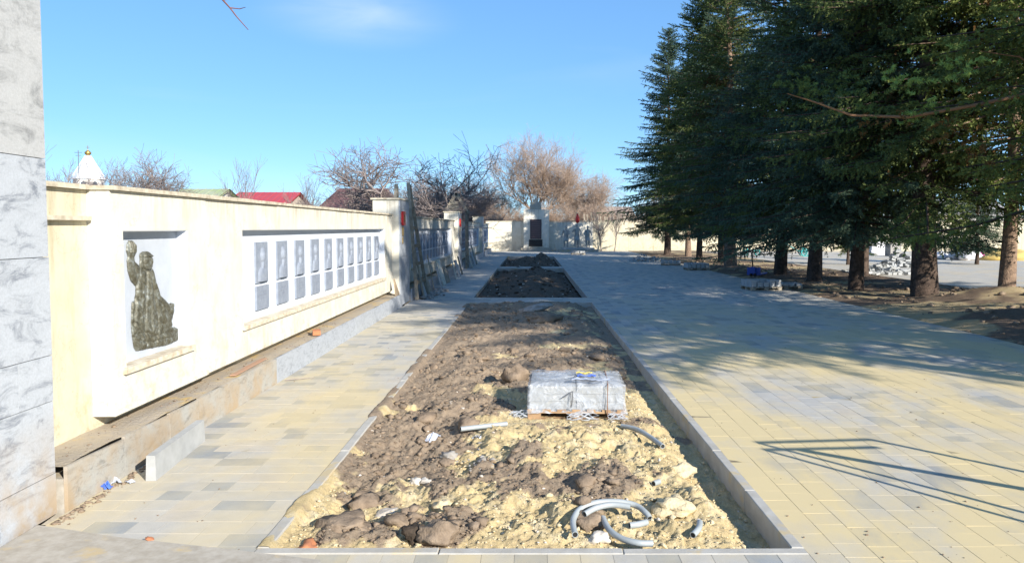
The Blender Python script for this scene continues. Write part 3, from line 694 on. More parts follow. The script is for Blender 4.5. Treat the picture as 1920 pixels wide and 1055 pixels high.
# film: subdivided box shell with wrinkles and a loose skirt
V = []; F = []; nn = 44; rings = 14
def film_pt(t, k):
    a = t*4; s = int(a) % 4; f = a-int(a); W, D = .522, .405
    c = [(-W,-D),(W,-D),(W,D),(-W,D)]; p0, p1 = c[s], c[(s+1) % 4]
    return p0[0]+(p1[0]-p0[0])*f, p0[1]+(p1[1]-p0[1])*f
for k in range(rings):
    if k < 9:
        z = -0.04+ 0.30*k/8; sc = 1.0
    else: z = 0.262; sc = 1 - (k-8)/(rings-9)*1.0
    for i in range(nn*4):
        x, y = film_pt(i/(nn*4), k); nz_ = mnoise.noise(Vector((x*5, y*5+3, z*9)))
        nz2 = mnoise.noise(Vector((x*14, y*14, z*5+7)))
        out = 1+ .035*nz_ + .02*nz2 - (.022*(k/8)**2 if k < 9 else 0) + (0.05*max(0,-z)/0.04*(0.5+nz_) if z < 0 else 0)
        if k < 9: V.append((x*out, y*out, z + (.02*nz2 if k == 0 else 0)))
        else: V.append((x*sc*.978, y*sc*.978, z + .012 + .030*nz_ + .018*abs(nz2)))
m_ = nn*4
for k in range(rings-1):
    for i in range(m_): F.append((k*m_+i, k*m_+(i+1) % m_, (k+1)*m_+(i+1) % m_, (k+1)*m_+i))
me = bpy.data.meshes.new('film'); me.from_pydata(V, [], F); me.materials.append(M_FILM); me.polygons.foreach_set('use_smooth', [True]*len(F))
link('film', me, root)
b = MB(); b.tube([(.33,-.43,-.10),(.325,-.432,.05),(.33,-.42,.27),(.34,-.2,.285),(.34,.3,.285)], .006, 6); b.build('strap', simple('rusty_strap', (.25,.14,.09), bstr=0), root)
b = MB(); b.tube([(-.05,-.425,.03),(-.045,-.428,.10),(-.04,-.424,.20)], .008, 5); b.tube([(-.04,-.424,.20),(-.14,-.426,.13)], .006, 5); b.build('film_tear', M_STEEL, root)
for (x, y, w, d, mt, n_) in ((.12,-.05,.20,.12,M_BPLAS,'sticker'),(.10,.12,.18,.10,simple('yellow_label',(.75,.6,.15),bstr=0),'label')):
    V = [(x+w*(i/5-.5), y+d*(j/3-.5), .295+.018*mnoise.noise(Vector((i*.9, j*.9, w*9)))) for j in range(4) for i in range(6)]
    F = [(j*6+i, j*6+i+1, j*6+i+7, j*6+i+6) for j in range(3) for i in range(5)]
    me = bpy.data.meshes.new(n_); me.from_pydata(V, [], F); me.materials.append(mt); link(n_, me, root)
V = []; F = []
for j in range(5):
    for i in range(14):
        V.append((-.05+i*.032, -.30+j*.02+.03*math.sin(i*.5), .292+.02*abs(mnoise.noise(Vector((i*.7, j*.7, 3))))))
F = [(j*14+i, j*14+i+1, j*14+i+15, j*14+i+14) for j in range(4) for i in range(13)]
me = bpy.data.meshes.new('film_strip'); me.from_pydata(V, [], F); me.materials.append(M_WPLAS); link('film_strip', me, root)
# crumpled film tails at the pallet's foot
for (dx, dy, w, sd, lab) in ((-.60,-.36,.26,31,'bunch of clear film at the left foot of the wrapped stack'),(.05,-.47,.34,32,'film tail bunched under the front of the pallet'),(.42,-.47,.22,33,'film tail at the right foot of the pallet')):
    b = MB(); r = random.Random(sd)
    for q in range(5):
        p = [(-w/2+w*t/6, .03*math.sin(t*1.3+q)+r.uniform(-.02,.02), .03+.03*math.sin(t*.9+q*1.7)+r.uniform(0,.02)) for t in range(7)]
        b.tube(p, [.003,.009,.012,.008,.011,.008,.003], 5)
    x, y = px0+dx, py0+dy
    tag(b.build('film_tail', M_FILM, smooth=True, loc=(x, y, hz(x, y)+.01)), lab, 'plastic film')

# loose kerb block on the path
b = MB()
b.box(-.04, .04, -.56, .56, 0, .20, taper=.006)
x0, y0 = gp(290, 905); x1, y1 = gp(378, 833)
o = b.build('kerb_block', M_SLAB, loc=((x0+x1)/2-.06, (y0+y1)/2, .001)); o.rotation_euler = (0, 0, math.atan2(-(x1-x0), (y1-y0)))
tag(o, 'single grey kerb block left standing on the path by the plinth', 'kerb block')

# ------------------------------------------------------------------ MEMORIAL WALL (left)
XP, XB, XF = -3.27, -3.66, -3.50
ZP, ZB, ZT = 0.31, 0.425, 2.31
# plinth: body + front cladding slabs
def plinth(y0, y1, label, broken=False, blue=False):
    root = empty('plinth', (XP, y0, 0), 0, label, 'plinth')
    body = MB(); xs = np.linspace(XB-.04, XP-.03, 7); ys = np.arange(y0, y1+.001, (y1-y0)/max(8, int((y1-y0)*(10 if broken else 3))))
    nx, ny = len(xs), len(ys)
    V = [(x-XP, y-y0, ZP+.0+.02*float(fbm(np.array([x*6.]), np.array([y*4.]), 3, 3)[0])) for y in ys for x in xs]
    F = [(j*nx+i, j*nx+i+1, (j+1)*nx+i+1, (j+1)*nx+i) for j in range(ny-1) for i in range(nx-1)]
    me = bpy.data.meshes.new('plinth_top'); me.from_pydata(V, [], F); me.materials.append(M_PLTOP); me.polygons.foreach_set('use_smooth', [True]*len(F)); link('plinth_top', me, root)
    MB().box(XB-.04-XP, -.03, 0, y1-y0, -.1, ZP-.08).build('plinth_core', M_CONC, root)
    y = y0; r = random.Random(int(y0*7))
    while y < y1-.05:
        l = min(r.choice((.6, .75, .9)), y1-y)
        if y1-y-l < .25: l = y1-y
        h = ZP + .010 + r.uniform(-.003,.003)
        x1 = r.uniform(-.002,.004)
        b = MB(); pts = [(0.003, -.05), (l-.003, -.05), (l-.003, h-(.0 if not broken or y > 7 else r.uniform(0,.02))), (l*.6, h-(.008 if broken and y<7 else 0)), (l*.25, h), (.003, h)]
        M = Matrix(((0,0,1,0),(1,0,0,0),(0,1,0,0),(0,0,0,1)))
        b.prism(pts, -.029, x1, M)
        b.build('cladding_slab', M_CLAD if (y < 9.5) else M_CLADB, root, loc=(0, y-y0, 0)); y += l
    return root
plinth(5.19, 18.95, 'low stone clad plinth with a sand strewn top below the first wall bay', True)
plinth(20.42, 34.5, 'low plinth below the second wall bay with slabs leaning on it')
plinth(36.0, 51.5, 'low plinth below the third wall bay')
plinth(53.0, 62.5, 'shortest low plinth below the last wall bay')

def recess_box(root, y0, y1, xf, recs, z0=ZB, z1=ZT, xb=XB):
    """hollow-looking box with sunk panels: piers, top beam and apron as one rendered body"""
    b = MB(); rz0, rz1 = 0.785, 1.975
    def slab(a, c, e, f):    # y range, z range
        b.box(xb+.001, xf, a, c, e, f)
    cur = y0
    for (a, c) in recs:
        slab(cur, a, rz0, rz1); cur = c
    slab(cur, y1, rz0, rz1); slab(y0, y1, rz1, z1); slab(y0, y1, z0, rz0)
    b.v = [(x, y-root.location.y, z) for x, y, z in b.v]
    o = b.build('wall_box', M_CREAM, root)
    for (a, c) in recs:
        q = MB().box(xb+.002, xf-.11, a+.001, c-.001, rz0+.001, rz1-.001); q.v = [(x, y-root.location.y, z) for x, y, z in q.v]; q.build('recess_panel', M_WHITE, root)
        # painted reveals, thin liners
        q = MB()
        q.box(xf-.109, xf-.004, c-.006, c-.002, rz0+.03, rz1-.007); q.box(xf-.109, xf-.004, a+.002, a+.006, rz0+.03, rz1-.007); q.box(xf-.109, xf-.004, a+.007, c-.007, rz1-.006, rz1-.002)
        q.v = [(x, y-root.location.y, z) for x, y, z in q.v]; q.build('reveal', M_WHITE, root)
        n = max(1, round((c-a)/1.3)); l = (c-a+.12)/n
        for i in range(n):
            q = MB().box(xf-.109, xf+.035, a-.06+i*l+.002, a-.06+(i+1)*l-.002, rz0-.035, rz0+.022+random.uniform(-.004,.004)) if 0 else MB()
            q.box(xf-.108, xf+.0, max(a+.008, a-.06+i*l+.002), min(c-.008, a-.06+(i+1)*l-.002), rz0+.001, rz0+.024)
            q.box(xf+.001, xf+.035, a-.06+i*l+.002, a-.06+(i+1)*l-.002, rz0-.03, rz0+.022)
            q.v = [(x, y-root.location.y, z) for x, y, z in q.v]; q.build('sill', M_SILL, root)
def coping(root, y0, y1, xf, z=ZT):
    y = y0; r = random.Random(int(y0*3))
    while y < y1-.02:
        l = min(r.uniform(.9, 1.4), y1-y)
        if y1-y-l < .3: l = y1-y
        q = MB().box(XB-.10, xf+.035+r.uniform(-.008,.008), y-root.location.y+.003, y+l-root.location.y-.003, z+.002, z+.040+r.uniform(-.004,.004), taper=.004)
        q.build('coping_slab', M_COPING, root); y += l

# bust relief for portrait plaques (height field), several variants
def relief(name, mask_h, w, h, nx, ny, mat, depth):
    """mask_h(u,v)->height>0 inside; mesh lies in YZ plane facing +X, origin at lower left"""
    us = (np.arange(nx)+.5)/nx; vs = (np.arange(ny)+.5)/ny
    U, V_ = np.meshgrid(us, vs); H = mask_h(U, V_)
    idx = -np.ones((ny, nx), int); V = []; n = 0
    for j in range(ny):
        for i in range(nx):
            if H[j, i] > -.5:
                idx[j, i] = n; V.append((max(0, H[j, i])*depth, us[i]*w, vs[j]*h)); n += 1
    F = []
    for j in range(ny-1):
        for i in range(nx-1):
            q = (idx[j,i], idx[j,i+1], idx[j+1,i+1], idx[j+1,i])
            if min(q) >= 0 and max(H[j,i], H[j,i+1], H[j+1,i+1], H[j+1,i]) > 0.001: F.append(q)
    me = bpy.data.meshes.new(name); me.from_pydata(V, [], F); me.materials.append(mat); me.polygons.foreach_set('use_smooth', [True]*len(F)); return me
def ell(U, V, cx, cy, rx, ry, p=2.0):
    d = (np.abs((U-cx)/rx)**p + np.abs((V-cy)/ry)**p); return np.sqrt(np.clip(1-d, 0, 1))
busts = []
for s in range(4):
    def bust(U, V, s=s):
        cx = .5+.03*math.sin(s*2)
        H = np.maximum.reduce([.75*ell(U,V,cx,.68,.17,.17), .55*ell(U,V,cx,.46,.10,.16), .6*ell(U,V,cx,.12,.40,.27,2.6), .45*ell(U,V,cx+.03,.80,.19,.09 if s%2 else .06),
              .35*ell(U,V,cx-.05+.1*(s%2),.2,.05,.2), .9*ell(U,V,cx+.03,.655,.035,.05)])
        H = H + .12*(fbm(U*9+s*5, V*9, 3, 90+s)-.5)*(H > .05)
        return np.where((U > .03)&(U < .97)&(V > .02), np.maximum(H, 0), -1)
    busts.append(relief('bust_relief', bust, .42, .52, 34, 42, M_PLAQ, .055))
PQ1 = MB(); PQ1.box(0, .022, 0, .44, 0, .54, taper=.0); PQ1v = PQ1.mesh('portrait_plaque', M_PLAQ)
PQ2 = MB(); PQ2.box(0, .028, 0, .46, 0, .31); PQ2v = PQ2.mesh('name_plaque', M_PLAQ)
LN = MB(); LN.box(.028, .032, .10, .34, .235, .242); LN.box(.028, .032, .07, .37, .19, .205); LN.box(.028, .032, .14, .30, .15, .157); LNv = LN.mesh('raised_lines', M_PLAQ)
def plaques(root, ys, xb):
    for i, y in enumerate(ys):
        o = link('portrait_plaque', PQ1v, root, (xb+.002, y-root.location.y, 1.27+random.uniform(-.006,.006)))
        link('bust_relief', busts[random.randrange(4)], o, (.0225, .01, .0))
        o = link('name_plaque', PQ2v, root, (xb+.002, y-.01-root.location.y, .915+random.uniform(-.005,.005)))
        link('raised_lines', LNv, o, (0, 0, 0))

def wall_bay(y0, y1, by0, by1, label, recs, nplq, cop=True):
    root = empty('memorial_wall', (XB, y0, 0), 0, label, 'wall'); root.location.x = 0
    q = MB().box(XB-.22, XB, 0, y1-y0, .12, ZT); q.build('back_wall', M_CREAM2, root)
    if by0 is not None: recess_box(root, by0, by1, XF, recs)
    coping(root, y0, y1, XF+.0)
    for (a, c) in recs:
        n = nplq; pitch = .825; s = a + .67 if (c-a) > 8 else a+.3
        plaques(root, [s+i*pitch for i in range(n) if s+i*pitch+.45 < c-.1], XF-.11)
    return root
w1 = empty('memorial_wall', (0, 5.0, 0), 0, 'first cream wall bay with a bronze figure and ten portrait plaques', 'wall')
MB().box(XB-.22, XB, 0, 13.95, .12, ZT).build('back_wall', M_CREAM2, w1)
recess_box(w1, 6.17, 7.99, XF+.03, [(6.36, 7.55)])
for o in w1.children:
    if o.name.startswith('recess_panel'): o.data.materials[0] = simple('ribbed_grey_slab', (0.47,0.51,0.57), (0.41,0.45,0.51), scale=4, bscale=18, bstr=0.6, world=True, rough=0.6); o['label'] = 'grey slab behind the bronze figure'
recess_box(w1, 7.99+.004, 18.90, XF, [(9.07, 17.9)])
coping(w1, 5.19, 6.15, XB+.02); coping(w1, 6.15, 7.99, XF+.03); coping(w1, 7.995, 18.9, XF)
plaques(w1, [9.74+.825*i for i in range(10)], XF-.11)
q = MB().box(XB+.001, XB+.06, .2, 1.14, 2.06, 2.095); q.build('ledge', M_COPING, w1)
w2 = wall_bay(20.4, 34.5, 20.8, 34.2, 'second cream wall bay with portrait plaques partly in tree shade', [(21.9, 33.0)], 12)
w3 = wall_bay(36.0, 51.5, 36.4, 51.2, 'third cream wall bay with portrait plaques far along the path', [(37.5, 50.0)], 14)
w4 = wall_bay(53.0, 64.6, 53.3, 62.0, 'fourth cream wall bay running to the end wall', [(54.0, 61.0)], 8)

# bronze relief figure in the first recess (outline surveyed in the wall plane)
def unp(zx, zy):    # zoom pixels of the recess -> (Y, Z) on the recess panel
    px = 220+zx/3.77; py = 420+zy/3.77; X = 3.56
    Y = X*1400/(995-px); return Y, 2-(py-427)*Y/1400
OUT = [(75,120),(105,118),(130,150),(128,200),(110,235),(118,270),(150,300),(158,320),(150,300),(155,250),(152,215),(175,196),(205,195),(235,215),(238,260),(232,300),(246,330),(262,400),(280,460),(290,505),(330,545),(352,575),(365,562),(388,565),(385,620),(372,665),(365,690),(380,730),(408,745),(405,830),(330,862),(230,880),(110,905),(95,880),(85,800),(80,720),(88,560),(108,540),(118,440),(85,400),(66,330),(62,260),(70,230),(60,190),(62,150)]
poly = [unp(*p) for p in OUT]; PY = np.array([p[0] for p in poly]); PZ = np.array([p[1] for p in poly])
ya, yb, za, zb = PY.min()-.01, PY.max()+.01, PZ.min()-.01, PZ.max()+.01
def inpoly(x, y):
    ins = np.zeros(x.shape, bool); n = len(PY); j = n-1
    for i in range(n):
        c = ((PZ[i] > y) != (PZ[j] > y)) & (x < (PY[j]-PY[i])*(y-PZ[i])/(PZ[j]-PZ[i]+1e-12)+PY[i]); ins ^= c; j = i
    return ins
def edist(x, y):
    d = np.full(x.shape, 9.)
    for i in range(len(PY)):
        j = (i+1) % len(PY); ax, ay, bx_, by_ = PY[i], PZ[i], PY[j], PZ[j]
        t = np.clip(((x-ax)*(bx_-ax)+(y-ay)*(by_-ay))/((bx_-ax)**2+(by_-ay)**2+1e-9), 0, 1)
        d = np.minimum(d, np.hypot(x-ax-t*(bx_-ax), y-ay-t*(by_-ay)))
    return d
def fig(U, V):
    x = ya+U*(yb-ya); z = za+V*(zb-za); ins = inpoly(x, z); d = edist(x, z)
    H = np.minimum(1, np.sqrt(np.clip(d/.055, 0, 1)))*.65+.12
    folds = fbm(x*16+z*7, z*5, 3, 5, .55, True); H = H + .45*(folds-.55)*smooth(1.62, 1.45, z)
    hy, hz_ = unp(200, 262); H = H + .45*ell(x, z, hy, hz_, .085, .11)
    ny_, nz_ = unp(205, 268); H = H + .25*ell(x, z, ny_+.01, nz_, .018, .03)
    for ex in (-.03, .035): H = H - .22*ell(x, z, ny_+ex, nz_+.03, .014, .009)
    H = H - .18*ell(x, z, ny_+.005, nz_-.045, .026, .008)
    def stroke(pts, wd, amt):
        q = [unp(*p_) for p_ in pts]; D = np.full(x.shape, 9.)
        for (a1, a2), (b1, b2) in zip(q[:-1], q[1:]):
            t = np.clip(((x-a1)*(b1-a1)+(z-a2)*(b2-a2))/((b1-a1)**2+(b2-a2)**2+1e-9), 0, 1); D = np.minimum(D, np.hypot(x-a1-t*(b1-a1), z-a2-t*(b2-a2)))
        return amt*np.exp(-(D/wd)**2)
    for a_ in range(4): H = H - stroke([(74+a_*14, 118), (76+a_*13, 195)], .008, .45)
    for pts, wd, am in (([(150,300),(120,440),(105,560),(92,720)], .016, -.4), ([(190,340),(182,500),(168,700),(180,860)], .014, -.45), ([(222,340),(238,500),(262,650),(250,850)], .014, -.45),
        ([(205,350),(208,520),(215,700),(218,870)], .018, .35), ([(160,360),(148,520),(135,700),(140,860)], .018, .3), ([(252,430),(285,560),(310,700),(300,840)], .016, .3),
        ([(112,250),(104,330),(128,395),(168,430)], .012, -.3), ([(165,318),(195,332),(232,318)], .012, -.55), ([(270,540),(320,600),(362,645)], .014, -.45), ([(285,700),(330,735),(382,728)], .014, -.4),
        ([(345,640),(352,600),(372,580)], .010, -.3), ([(95,790),(170,770),(240,800),(330,765),(400,780)], .014, -.4), ([(120,830),(200,845),(300,815),(390,800)], .012, -.35), ([(176,225),(232,225)], .010, .3), ([(172,236),(236,236)], .007, -.3)):
        H = H + stroke(pts, wd, am)
    H = H + .30*(fbm(x*34, z*34, 3, 15)-.5)*smooth(1.30, 1.05, z) + .12*(fbm(x*60, z*60, 2, 16)-.5)
    return np.where(ins | (d < .008), np.where(ins, H, 0), -1)
me = relief('bronze_relief', fig, yb-ya, zb-za, 210, 230, M_BRONZE, .036)
link('bronze_relief', me, w1, (XF+.03-.11+.004, ya-5.0+.035, za))

# ---- pilaster columns
def column(y0, y1, z1, label, emblem=True):
    root = empty('wall_column', (0, y0, 0), 0, label, 'column', None)
    MB().box(-4.0, -3.345, .002, y1-y0, .0, z1, ).build('shaft', M_CREAM, root)
    MB().box(-4.05, -3.29, -.04, y1-y0+.03, z1+.002, z1+.045, taper=.004).build('cap', M_COPING, root)
    zz = 0.01; k = 0
    while zz < z1-.05:
        h = min(.62, z1-zz); MB().box(-3.343, -3.312, .004, (y1-y0)/2-.002, zz+.002, zz+h-.002).build('cladding_panel', M_CLADB, root)
        MB().box(-3.343, -3.312, (y1-y0)/2+.002, y1-y0-.004, zz+.002, zz+h-.002).build('cladding_panel', M_CLADB, root); zz += h
    if emblem:
        yc = .35; zc = z1-.47
        pts = [(-.16,-.14),(-.12,-.18),(.12,-.18),(.16,-.14),(.16,.14),(.12,.18),(-.12,.18),(-.16,.14)]
        M = Matrix(((0,0,1,-3.311),(1,0,0,yc),(0,1,0,zc),(0,0,0,1)))
        e = MB().prism(pts, 0, .06, M).build('emblem', M_RED, root)
        M2 = Matrix(((0,0,1,-3.250),(1,0,0,yc),(0,1,0,zc),(0,0,0,1)))
        star = [(math.sin(i*math.pi/5)*(.09 if i % 2 == 0 else .04), math.cos(i*math.pi/5)*(.09 if i % 2 == 0 else .04)) for i in range(10)]
        MB().prism(star[::-1], 0, .012, M2).build('star', M_GOLD, e)
        b = MB(); b.prism([(-.035,-.42),(0,-.46),(.035,-.40),(.05,-.22),(-.05,-.22)], 0, .03, M); b.prism([(-.05,-.62),(-.01,-.66),(.03,-.60),(.02,-.48),(-.03,-.48)], 0, .02, M); b.build('ribbon', M_GOLD, root)
    return root
column(18.95, 20.38, 2.71, 'nearest square wall column with a red emblem and grey cladding')
column(34.52, 35.98, 2.71, 'second wall column from the front beside a wooden A frame')
column(51.52, 52.98, 2.74, 'third wall column, plain and far down the path', emblem=False)

# ---- tall marble clad pillar at the left edge
root = empty('marble_pillar', (-3.325, 5.15, 0), 0, 'tall pillar clad in grey veined marble at the left edge', 'pillar')
MB().box(-.9, -.026, -4.0, -.026, 0, 6.2).build('pillar_core', M_CONC, root)
M_MARBT = marble('rough_pale_render', (0.43,0.44,0.445), (0.30,0.31,0.315), False, 1.3)
zs = [0.0, 0.29, 0.80, 1.12, 1.8, 2.47, 3.6, 4.8, 6.2]
for i in range(len(zs)-1):
    yy = 0.0; r = random.Random(i+3); k = 0
    mt = M_MARBLE if zs[i] < 2.3 else M_MARBT
    while yy > -4.0:
        l = r.uniform(.45, .8) if zs[i] < 2.3 else 1.3
        if k == 0: l = (.55, .9, .35, .62, .75, 1.2, 1, 1.2)[i]
        y1_ = max(-4.0, yy-l)
        MB().box(-.024, 0+r.uniform(-.003,.002), y1_+.002, yy-.002, zs[i]+.0025, zs[i+1]-.0025).build('marble_slab', mt, root); yy = y1_; k += 1
    MB().box(-.9, -.026, -.025, -.002, zs[i]+.0025, zs[i+1]-.0025).build('marble_slab', mt, root)

# ---- odds and ends on the plinth
def lone_box(name, x, y, z, w, d, h, rz, mat, label, cat, rx=0, group=None, ry=0, tp=.003):
    o = MB().box(-w/2, w/2, -d/2, d/2, 0, h, taper=tp).build(name, mat, loc=(x, y, z)); o.rotation_euler = (rx, ry, rz); return tag(o, label, cat, group)
lone_box('brick', -3.36, 11.65, .335, .12, .25, .065, .3, M_BRICK, 'orange brick lying on the plinth under the portrait recess', 'brick')
lone_box('tile_strip', -3.38, 8.9, .333, .07, 1.1, .012, .03, simple('dull_red_tile', (.40,.22,.14), (.34,.24,.17), world=True), 'long reddish tile strip lying on the plinth below the figure', 'tile strip')
b = MB(); b.prism([(0,0),(.5,0),(.12,.42)], -.015, .015, Matrix(((0,0,1,0),(1,0,0,0),(0,1,0,0),(0,0,0,1))))
o = b.build('board', M_WOOD, loc=(-3.33, 18.35, .33)); o.rotation_euler = (0, R(-8), 0); tag(o, 'triangular wood offcut leaning at the foot of the nearest column', 'board')
P = [(random.uniform(-3.62,-3.30), 5.2+8*random.random(), ZP+.012) for _ in range(260)]
scatter('plinth_grit', P, sz(260, .003, .016, 4), M_CLODB)

def plank(p0, p1, w, t, mat, name, label, cat, group=None, parent=None, face=Vector((1,0,0))):
    p0, p1 = Vector(p0), Vector(p1); d = (p1-p0); L = d.length; d.normalize(); u = d.cross(face).normalized(); n = u.cross(d)
    M = Matrix(((u.x, d.x, n.x, p0.x), (u.y, d.y, n.y, p0.y), (u.z, d.z, n.z, p0.z), (0,0,0,1)))
    o = MB().box(-w/2, w/2, 0, L, -t/2, t/2).build(name, mat, parent)
    if parent is None: o.matrix_world = M
    else: o.matrix_local = M
    if label: tag(o, label, cat, group)
    return o
# A-frame trestle standing just past the first column
root = empty('wooden_trestle', (-3.2, 20.7, 0), 0, 'tall wooden trestle standing behind the nearest column', 'trestle')
FY = Vector((0,1,.2))
plank((.06,-.1,.02), (-.22,.25,3.25), .09, .05, M_WOODG, 'leg', None, None, parent=root, face=FY)
plank((.14,1.3,.02), (-.20,.3,3.2), .09, .05, M_WOODG, 'leg', None, None, parent=root, face=FY)
plank((-.62,.05,1.9), (-.56,.3,3.22), .09, .05, M_WOODG, 'leg', None, None, parent=root, face=FY)
plank((-.60,.5,1.9), (-.56,.3,3.15), .11, .05, M_WOODG, 'leg', None, None, parent=root, face=FY)
for k in range(5): plank((.06-.045*k,-.08+.06*k,.5+.5*k), (.12-.055*k,1.1-.16*k,.5+.5*k), .09, .03, M_WOOD, 'rung', None, None, parent=root)
plank((-.6,.28,2.72), (-.2,.28,2.70), .10, .05, M_BLACK, 'bracket', None, None, parent=root, face=Vector((0,1,0)))
# second A frame: a slatted gable rising over the second column
root = empty('wooden_trestle', (-3.6, 36.3, 0), 0, 'slatted wooden A frame rising over the second column', 'trestle')
F1 = Vector((0,1,0))
for yy in (0, .8):
    plank((-.58,yy,2.70), (.0,yy,3.68), .14, .05, M_WOODG, 'rafter', None, None, parent=root, face=F1)
    plank((.56,yy,2.70), (-.02,yy,3.68), .14, .05, M_WOODG, 'rafter', None, None, parent=root, face=F1)
    plank((.48,yy,.02), (.46,yy,2.80), .10, .05, M_WOODG, 'post', None, None, parent=root, face=F1)
    plank((-.5,yy+.03,2.40), (-.5,yy+.03,2.80), .10, .05, M_WOODG, 'post', None, None, parent=root, face=F1)
for k in range(6):
    f = k/5.5; plank((.58-.58*f,-.05,2.74+.98*f), (.58-.58*f,.85,2.74+.98*f), .10, .03, M_WOODG, 'slat', None, None, parent=root)
for k in range(5):
    f = k/5.5; plank((-.60+.60*f,-.06,2.76+.98*f), (-.60+.60*f,.86,2.76+.98*f), .16, .03, M_WOODG, 'slat', None, None, parent=root, face=Vector((1,0,.6)))
for k in range(3):
    z = 2.80+.2*k; w_ = .50-.58*(.2*k)/.98-.02; plank((-w_,-.04,z), (w_*.4,-.04,z), .17, .02, M_WOODG, 'slat', None, None, parent=root, face=F1)

# slabs and boards leaned along the second and third bays
r = random.Random(4)
lean = [(21.3,.36,.52,'grey'),(22.4,.5,.45,'wood'),(24.6,.62,.5,'grey'),(26.0,.42,.7,'cream'),(27.2,.55,.42,'wood'),(29.4,.6,.8,'cream'),(31.0,.4,.5,'grey'),(32.3,.5,.6,'wood'),(37.6,.6,.7,'cream'),(39.5,.5,.55,'grey'),(41.5,.5,.9,'cream')]
desc = {'grey':('leaning_slab',M_SLAB,'grey stone slab'), 'wood':('leaning_board',M_WOODG,'weathered board'), 'cream':('cream_offcut',M_CREAM,'cream wall offcut')}
ords = ['first','second','third','fourth','fifth','sixth','seventh','eighth','ninth','tenth','eleventh']
for i, (y, w, h, k) in enumerate(lean):
    nm, mt, ds = desc[k]
    o = MB().box(-.025, .025, -w/2, w/2, 0, h+.2).build(nm, mt, loc=(-3.02+r.uniform(0,.1), y, .003)); o.rotation_euler = (0, R(-16+r.uniform(-3,3)), r.uniform(-.2,.2))
    tag(o, f'{ds} leaning on the plinth, {ords[i]} leaned piece past the nearest column', 'slab' if k != 'wood' else 'board')
for i, (y, x, l) in enumerate(((21.0,-3.0,1.9),(21.2,-3.02,1.5),(23.4,-3.02,1.2))):
    o = MB().box(-.015, .015, -.045, .045, 0, l).build('leaning_board', M_WOODG, loc=(x, y, .003)); o.rotation_euler = (0, R(-11), R(6*i-5))
    tag(o, ('tallest', 'second tallest', 'shortest')[i]+' of three narrow boards leaned on the second bay', 'board')
# rubble at the plinth foot past the first column
P = [(-3.0+random.gauss(0,.16), 20.8+random.random()*3.2, .02) for _ in range(150)]
scatter('rubble', P, sz(150, .02, .10, 2), M_GRAVEL)

# ------------------------------------------------------------------ END WALL, MONUMENT, STATUES
root = empty('end_wall', (0, 64.8, 0), 0, 'long cream wall closing off the far end of the square', 'wall')
xx = -3.9
while xx < 60:
    l = 3.1
    if not (-0.75 < xx+l/2 < 1.5 and False): MB().box(xx+.004, xx+l-.004, 0, .25, 0, 2.52+random.uniform(-.02,.02)).build('wall_panel', M_CREAM if xx < 3 else M_CREAM2, root)
    MB().box(xx+.004, xx+l-.004, -.04, .29, 2.55, 2.60).build('coping_slab', M_COPING, root); xx += l
root = empty('monument', (.42, 63.6, 0), 0, 'cream end monument with a tall dark plaque and carved crest', 'monument')
MB().box(-1.02, 1.15, 0, 1.1, .3, 3.55).build('body', M_CREAM, root)
MB().box(-1.25, 1.35, -.5, 1.12, 0, .29).build('step', M_CONC, root); MB().box(-1.6, 1.7, -.95, -.502, 0, .14).build('step', M_CONC, root)
MB().box(-.5, .5, .2, .9, 3.552, 3.95).build('crest_block', M_CONC, root)
b = MB(); b.prism([(-.42,0),(.42,0),(.5,.2),(.2,.28),(.28,.55),(.05,.45),(0,.8),(-.1,.45),(-.3,.5),(-.22,.25),(-.5,.2)], .3, .8, Matrix(((1,0,0,0),(0,0,1,0),(0,1,0,3.952),(0,0,0,1)))); b.build('crest', M_CONC, root)
MB().box(-.47, .50, -.05, -.002, 1.05, 2.72).build('plaque', M_GRAN, root); MB().box(-.56, .58, -.06, -.002, .42, 1.0).build('plaque', M_BLACK, root)
b = MB()
for k in range(9): b.box(-.36, .38, -.058, -.052, 1.2+k*.16, 1.23+k*.16)
b.build('raised_lines', simple('worn_lettering', (.22,.14,.14), bstr=0), root)

